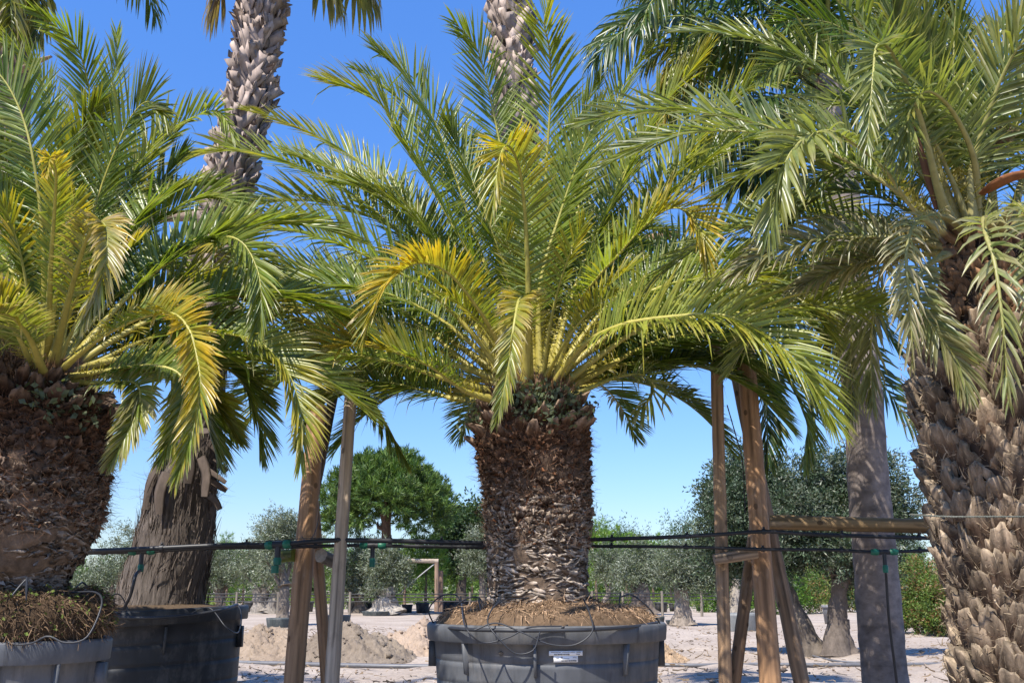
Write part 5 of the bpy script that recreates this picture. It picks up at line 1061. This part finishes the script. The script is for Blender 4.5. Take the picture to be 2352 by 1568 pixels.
tree('olive_tree', b, [(1640, 1330, 34, 30, .2), (1690, 1310, 40, 40, .5), (1620, 1290, 30, 34, .4)], 'olive with pale straight trunk between the right posts', 9000, .115, 0.030, OC, (.3, .26, .21), .16, M_OLIVE, group='olive trees', stems=[(1690, 1438, 1692, 1330, .2)])

# stone pine and the dark tree beside it
PG = [(.062, .12, .022), (.095, .165, .03), (.14, .21, .042), (.04, .08, .018)]
b = gp(890, 1400); b = np.array([b[0], 52, 0]); b[0] = px(890, 1350, 52)[0]
q = np.random.default_rng(4); pl_ = []
for k in range(64):
    a = k * 2.39996; u = (k + .5) / 64; d = math.sqrt(u); x = math.cos(a) * d; yy = math.sin(a) * d
    h = math.sqrt(max(0, 1 - d * d)); low = q.uniform() < .16
    X_ = 884 + x * 146; Y_ = (1196 - h * 128 * q.uniform(.9, 1.08)) if not low else 1190 + q.uniform(-12, 10) * (1 - .6 * d)
    sz = q.uniform(20, 33); pl_.append((X_, Y_ + (8 if x > .4 else 0), sz, sz * .8, yy * 3.0))
tree('stone_pine', b, pl_ + [(884, 1140, 95, 40, 0), (960, 1165, 56, 30, .2), (815, 1165, 56, 28, -.2), (1000, 1180, 30, 20, .3)], 'big rounded stone pine between the left posts and the middle palm', 80000, .30, .04, PG, (.13, .085, .06), .30, M_PINE, group='pines', mode='tuft', up=.9, shell=.6, fork=.66, clump=34)
b = np.array([px(1062, 1350, 60)[0], 60, 0])
tree('broadleaf_tree', b, [(1060, 1215, 50, 42, 0), (1080, 1185, 42, 28, .5), (1025, 1235, 34, 30, -.3), (1105, 1215, 36, 36, .5), (1050, 1280, 40, 34, .3)], 'dark round broadleaf tree between the stone pine and the middle trunk', 9000, .24, .12, [(.025, .05, .018), (.04, .075, .022), (.06, .10, .03)], (.1, .08, .06), .3, M_SHRUB, shell=.7)

# young pines in rows: one built, copied
r = rng()
pb = np.array([0., 62, 0]); src = thing('young_pine', pb, 'young pine', 'tree', 'young bright pines at the back of the nursery'); blobs = []
for zc, q in ((2.3, 1.15), (3.1, 1.2), (3.9, .95), (4.6, .55)):
    for k in range(5 if q > .6 else 2):
        a = k * 1.256 + zc; blobs.append((pb + (math.cos(a) * q * .6, math.sin(a) * q * .6, zc + r.uniform(-.2, .2)), np.array((q * .55, q * .55, .5))))
mb = MB(); leafcloud(mb, blobs, 9000, .26, .03, [(.11, .21, .025), (.16, .27, .032), (.21, .32, .045), (.08, .16, .025)], r, 1.0, .5, 'tuft', 24); mb.build('crown', M_PINE, src)
mb = MB(); tube(mb, spline([pb, pb + (.05, 0, 2), pb + (0, 0, 4.6)], 10), np.linspace(.11, .03, 10), np.array((.2, .14, .1)), 8); mb.build('trunk', M_TREEBARK, src, True)
spots = [(470, 66, 1.0), (520, 72, 1.1), (560, 64, .9), (610, 70, 1.05), (680, 66, 1.0), (740, 64, .95), (790, 70, 1.0), (850, 74, 1.1), (930, 62, 1.0), (978, 54, 1.0), (1010, 68, 1.05), (1050, 62, .9), (1085, 70, 1.0), (1120, 64, 1.0), (1180, 66, 1.0), (1290, 66, 1.0), (1340, 64, 1.05), (1370, 60, 1.2), (1400, 66, 1.15), (1440, 70, 1.2), (1500, 68, 1.1), (1540, 72, 1.1), (1600, 66, 1.0), (1640, 70, 1.0)]
where = ['right of the leaning fan palm', 'behind the round olive by the leaning fan palm', 'behind the round olive, its right side', 'behind the olive with several pale trunks', 'behind the thick left post', 'between the left posts', 'just right of the left posts', 'behind the olive in the low tray', 'left of the timber frame', 'tallest, hanging over the far timber frame', 'right of the timber frame post', 'second right of the timber frame post', 'left of the pale olive by the middle trunk', 'behind the pale olive by the middle trunk', 'hidden behind the left half of the middle trunk', 'hidden behind the right half of the middle trunk', 'touching the right edge of the middle trunk', 'brightest, right beside the middle trunk', 'behind the thin-stemmed olive', 'between the thin-stemmed olive and the thick-trunked one', 'behind the thick-trunked olive on the right', 'behind the gap left of the olive in the round tray', 'right of the olive in the round tray', 'behind the slim left post of the right frame']
for k, ((x, Yd, s), wl) in enumerate(zip(spots, where)):
    loc = (px(x, 1350, Yd)[0], Yd, 0); lab = 'bright young pine ' + wl
    s *= .80
    if k == 0: src.location = loc; src['label'] = lab; src.scale = (s,) * 3
    else: copy_thing(src, loc, lab, s * r.uniform(.92, 1.06), r.uniform(0, 6.28))
# far slim trees on the skyline: one built, copied
pb = np.array([0., 120, 0]); src2 = thing('slim_tree', pb, 'tree', 'tree', 'far skyline trees'); blobs = [(pb + (r.normal(0, .55), r.normal(0, .5), z), np.array((1.25 - .1 * z + .3, 1.2 - .1 * z + .3, 1.0))) for z in np.linspace(2.5, 9.2, 12)]
mb = MB(); leafcloud(mb, blobs, 5200, .42, .10, [(.06, .10, .04), (.085, .13, .055), (.045, .08, .035)], r, .5, .4, 'leaf', 20); mb.build('crown', M_SHRUB, src2)
mb = MB(); tube(mb, [pb, pb + (0, 0, 5), pb + (.1, 0, 9)], np.array([.2, .15, .04]), np.array((.2, .17, .14)), 7); mb.build('trunk', M_TREEBARK, src2, True)
far = [(1345, 100, 1.0, 'left one, touching the middle trunk'), (1392, 120, .95, 'small one second from the middle trunk'), (1425, 120, 1.0, 'left of the bushy middle ones'), (1448, 118, .92, 'bushy one in the middle'), (1480, 130, .95, 'low one right of the bushy ones'), (1552, 125, .85, 'short one left of the tallest'), (1574, 112, 1.05, 'tallest, right of centre between trunk and posts'), (1600, 130, .8, 'low one beside the tallest'), (1515, 140, .75, 'low one in the gap'), (2085, 110, .85, 'right of the grey ringed trunk'), (2115, 120, .8, 'near the right palm trunk'), (300, 120, .8, 'behind the leaning fan palm trunk')]
for k, (x, Yd, s, wl) in enumerate(far):
    loc = (px(x, 1350, Yd)[0], Yd, 0); lab = 'green skyline tree, ' + wl
    s *= .82
    if k == 0: src2.location = loc; src2['label'] = lab; src2.scale = (s,) * 3
    else: copy_thing(src2, loc, lab, s, r.uniform(0, 6.28))

# shrubs on the right
SC = [(.09, .15, .025), (.13, .19, .04), (.18, .22, .06), (.06, .11, .02), (.24, .14, .06)]
def shrub(x, yb, top, hw, label, n=6000, cols=SC, ll=.085, lw=.036):
    b = gp(x, yb); mid = (yb + top) / 2; hh = (yb - top) / 2
    tree('shrub', b, [(x, mid - hh * .3, hw * .7, hh * .6, 0), (x - hw * .45, mid + hh * .25, hw * .5, hh * .65, -.1), (x + hw * .45, mid + hh * .2, hw * .5, hh * .65, .1), (x, mid + hh * .5, hw * .8, hh * .45, -.2)], label, n, ll, lw, cols, (.14, .11, .08), .035, M_SHRUB, 'shrub', 'shrubs along the right side', fork=.2, shell=.35)
shrub(2105, 1455, 1275, 50, 'leafy green shrub just left of the right palm trunk', 9000)
shrub(2165, 1458, 1285, 45, 'green shrub partly hidden by the right palm trunk', 8000)
shrub(2130, 1440, 1268, 70, 'taller reddish-tipped shrub behind the leafy one', 8000, SC + [(.28, .13, .06)] * 1)
shrub(2210, 1440, 1270, 60, 'shrub at the right behind the big palm trunk', 5000)
shrub(2075, 1440, 1290, 40, 'green shrub touching the right side of the grey ringed trunk', 5000)
shrub(1860, 1408, 1290, 60, 'bright shrub under the crown of the large olive', 6000, SC, .13, .05)
shrub(1800, 1410, 1300, 50, 'bright green bush behind the leaning olive trunk', 5000, [(.08, .17, .02), (.13, .24, .03), (.05, .12, .02)], .13, .05)
shrub(1950, 1405, 1300, 60, 'green bush behind the grey ringed trunk', 5000, SC, .13, .05)
shrub(1640, 1405, 1300, 42, 'bright green bush left of the slim right post', 5000, [(.09, .18, .02), (.14, .25, .03), (.06, .13, .02)], .14, .06)
shrub(1720, 1405, 1310, 42, 'bright green bush between the right posts', 4000, [(.09, .18, .02), (.14, .25, .03), (.06, .13, .02)], .14, .06)
# far hedge band, reads as one mass
mb = MB(); r = rng(); hb = []
for x in np.arange(120, 2300, 26): 
    Yd = r.uniform(84, 96); hgt = r.uniform(1.6, 3.2); c = px(x + r.uniform(-9, 9), 1350, Yd); hb.append((np.array([c[0], Yd, hgt * .5]), np.array((1.4, 1.2, hgt * .6))))
leafcloud(mb, hb, 60000, .34, .17, [(.06, .12, .02), (.09, .16, .028), (.13, .19, .04), (.045, .09, .02)], r, .5, .4, 'leaf', 22)
hd = mb.build('hedge', M_SHRUB); tag(hd, 'distant band of bright green undergrowth behind the nursery rows', 'undergrowth'); hd['kind'] = 'stuff'

mb = MB(); gb = [(np.array([r.uniform(-42, 42), r.uniform(57, 88), .12]), np.array((1.6, 1.2, .22))) for _ in range(420)]
leafcloud(mb, gb, 42000, .34, .05, [(.11, .19, .03), (.16, .24, .04), (.22, .26, .06), (.08, .14, .025)], r, 1.5, .2, 'tuft', 16)
gr_ = mb.build('grass', M_SHRUB); tag(gr_, 'bright rough grass growing between the back rows', 'grass'); gr_['kind'] = 'stuff'
# small far pots: one built, copied
def small_pot(base, Rp, H, label, name='plant_pot', grp='small black pots in the back rows', col=(.03, .032, .036)):
    rt = thing(name, base, label, 'plant pot', grp); mb = MB(); lathe(mb, [(Rp * .02, 0), (Rp * .8, 0), (Rp * .93, H * .86), (Rp * .93, H * .86 + .001)], base, np.array(col), 28); mb.build('body', M_PLASTIC, rt, True)
    mb = MB(); lathe(mb, [(Rp * .93, H * .85), (Rp, H * .86), (Rp, H), (Rp * .92, H), (Rp * .9, H * .88), (.01, H * .88)], base, np.array(col) * 1.2, 28); mb.build('rim', M_PLASTIC, rt); return rt
b = gp(970, 1407); sp_ = small_pot(b, .36, .5, 'black pot under the pine by the timber frame')
for x, y, s, lab in [(935, 1406, .8, 'black pot left of the one by the timber frame'), (843, 1406, 1.0, 'black pot right of the low-tray olive trunk'), (812, 1405, 1.0, 'black pot left of the low-tray olive trunk'), (705, 1404, 1., 'black pot behind the slim brown post'), (1519, 1405, 1.0, 'black pot left of the round-tray olive'), (1549, 1403, .85, 'black pot behind the round-tray olive trunk'), (1612, 1402, 1., 'black pot right of the round-tray olive'),
                     (1030, 1405, 1.15, 'black pot near the left rim of the middle pot'), (1062, 1406, 1.2, 'black pot behind the left drip hoop'), (1095, 1406, 1.2, 'black pot beside the middle trunk, left'), (575, 1404, 1., 'black pot beside the pale many-trunked olive')]:
    copy_thing(sp_, gp(x, y), lab, s)
b = gp(1918, 1432); small_pot(b, .42, .62, 'grey pot standing behind the upright olive trunk', col=(.14, .14, .145))
b = gp(2150, 1455); small_pot(b, .38, .45, 'black pot at the foot of the right-hand shrubs')
def tray(x, y, hw, H, label, col=(.05, .06, .058)):
    c = gp(x, y); Rp = hw * c[1] / FPX; rt = thing('plant_tray', c, label, 'tray', 'low trays under olives'); mb = MB(); lathe(mb, [(.01, .03), (Rp * .84, .03), (Rp * .95, H * .97), (Rp, H), (Rp, H * .85), (Rp * .9, 0)], c, np.array(col), 36); mb.build('rim', M_PLASTIC, rt, False)
    mb = MB(); lathe(mb, [(.01, H * .7), (Rp * .9, H * .6)], c, np.array((.2, .15, .1)), 30); mb.build('soil', M_ROOT, rt)
tray(1563, 1433, 33, .14, 'round black tray under the olive on open sand'); tray(640, 1441, 28, .3, 'black tray under the dark twisted olive'); tray(862, 1413, 30, .2, 'low black tray under the straight-trunked olive'); tray(1700, 1448, 50, .5, 'grey open tub behind the right-hand posts', (.16, .165, .16)); tray(778, 1432, 26, .3, 'black tray half behind the pale left post'); tray(1500, 1436, 26, .3, 'black tray just behind the right rim of the middle pot')

# far timber frame and support wires
YF = 50
post(px(1003, 1404, YF), px(1003, 1289, YF), .22, .2, 'far upright post of the timber frame left of the middle palm', col=(.25, .17, .12), group='far timber frame posts')
post(px(1013, 1404, YF + 1), px(1013, 1310, YF + 1), .22, .2, 'second far post just behind the timber frame', col=(.22, .15, .11), group='far timber frame posts')
post(px(925, 1287, YF), px(1007, 1288, YF), .2, .2, 'far horizontal timber on top of the frame', 'beam', (.42, .34, .26), 'wooden_beam', 'horizontal beams')
wire([(1001, 1292, YF), (960, 1325, YF), (915, 1365, YF)], .03, 'pale guy wire slanting down left of the timber frame', (.35, .35, .34), 'guy_wire')
def trellis(x0, x1, ys_, Yd, label, posts):
    rt = thing('wire_fence', px(x0, 1400, Yd) * (1, 1, 0), label, 'fence', 'irrigation lines in the back rows')
    for y in ys_:
        mb = MB(); tube(mb, spline([px(x0, y, Yd), px((x0 + x1) / 2, y + 1, Yd), px(x1, y, Yd)], 12), .028, (.02, .02, .022), 6); mb.build('wire', M_WIRE, rt, True)
    for x in posts:
        mb = MB(); a = px(x, 1350, Yd); tube(mb, [a * (1, 1, 0), a * (1, 1, 0) + (0, 0, CAMZ - (min(ys_) - 1350) / FPX * Yd + .1)], .06, (.2, .17, .13), 8); mb.build('post', M_WOOD, rt, True)
trellis(440, 1140, (1363, 1370, 1380), 49, 'black irrigation lines strung along the back row left of the middle palm', (470, 545, 640, 742, 805, 1080))
trellis(1340, 1660, (1361, 1368, 1376), 47, 'black irrigation lines strung along the back row right of the middle palm', (1360, 1430, 1520, 1610))
print('objects', len(bpy.data.objects), 'faces', sum(len(m.polygons) for m in bpy.data.meshes))
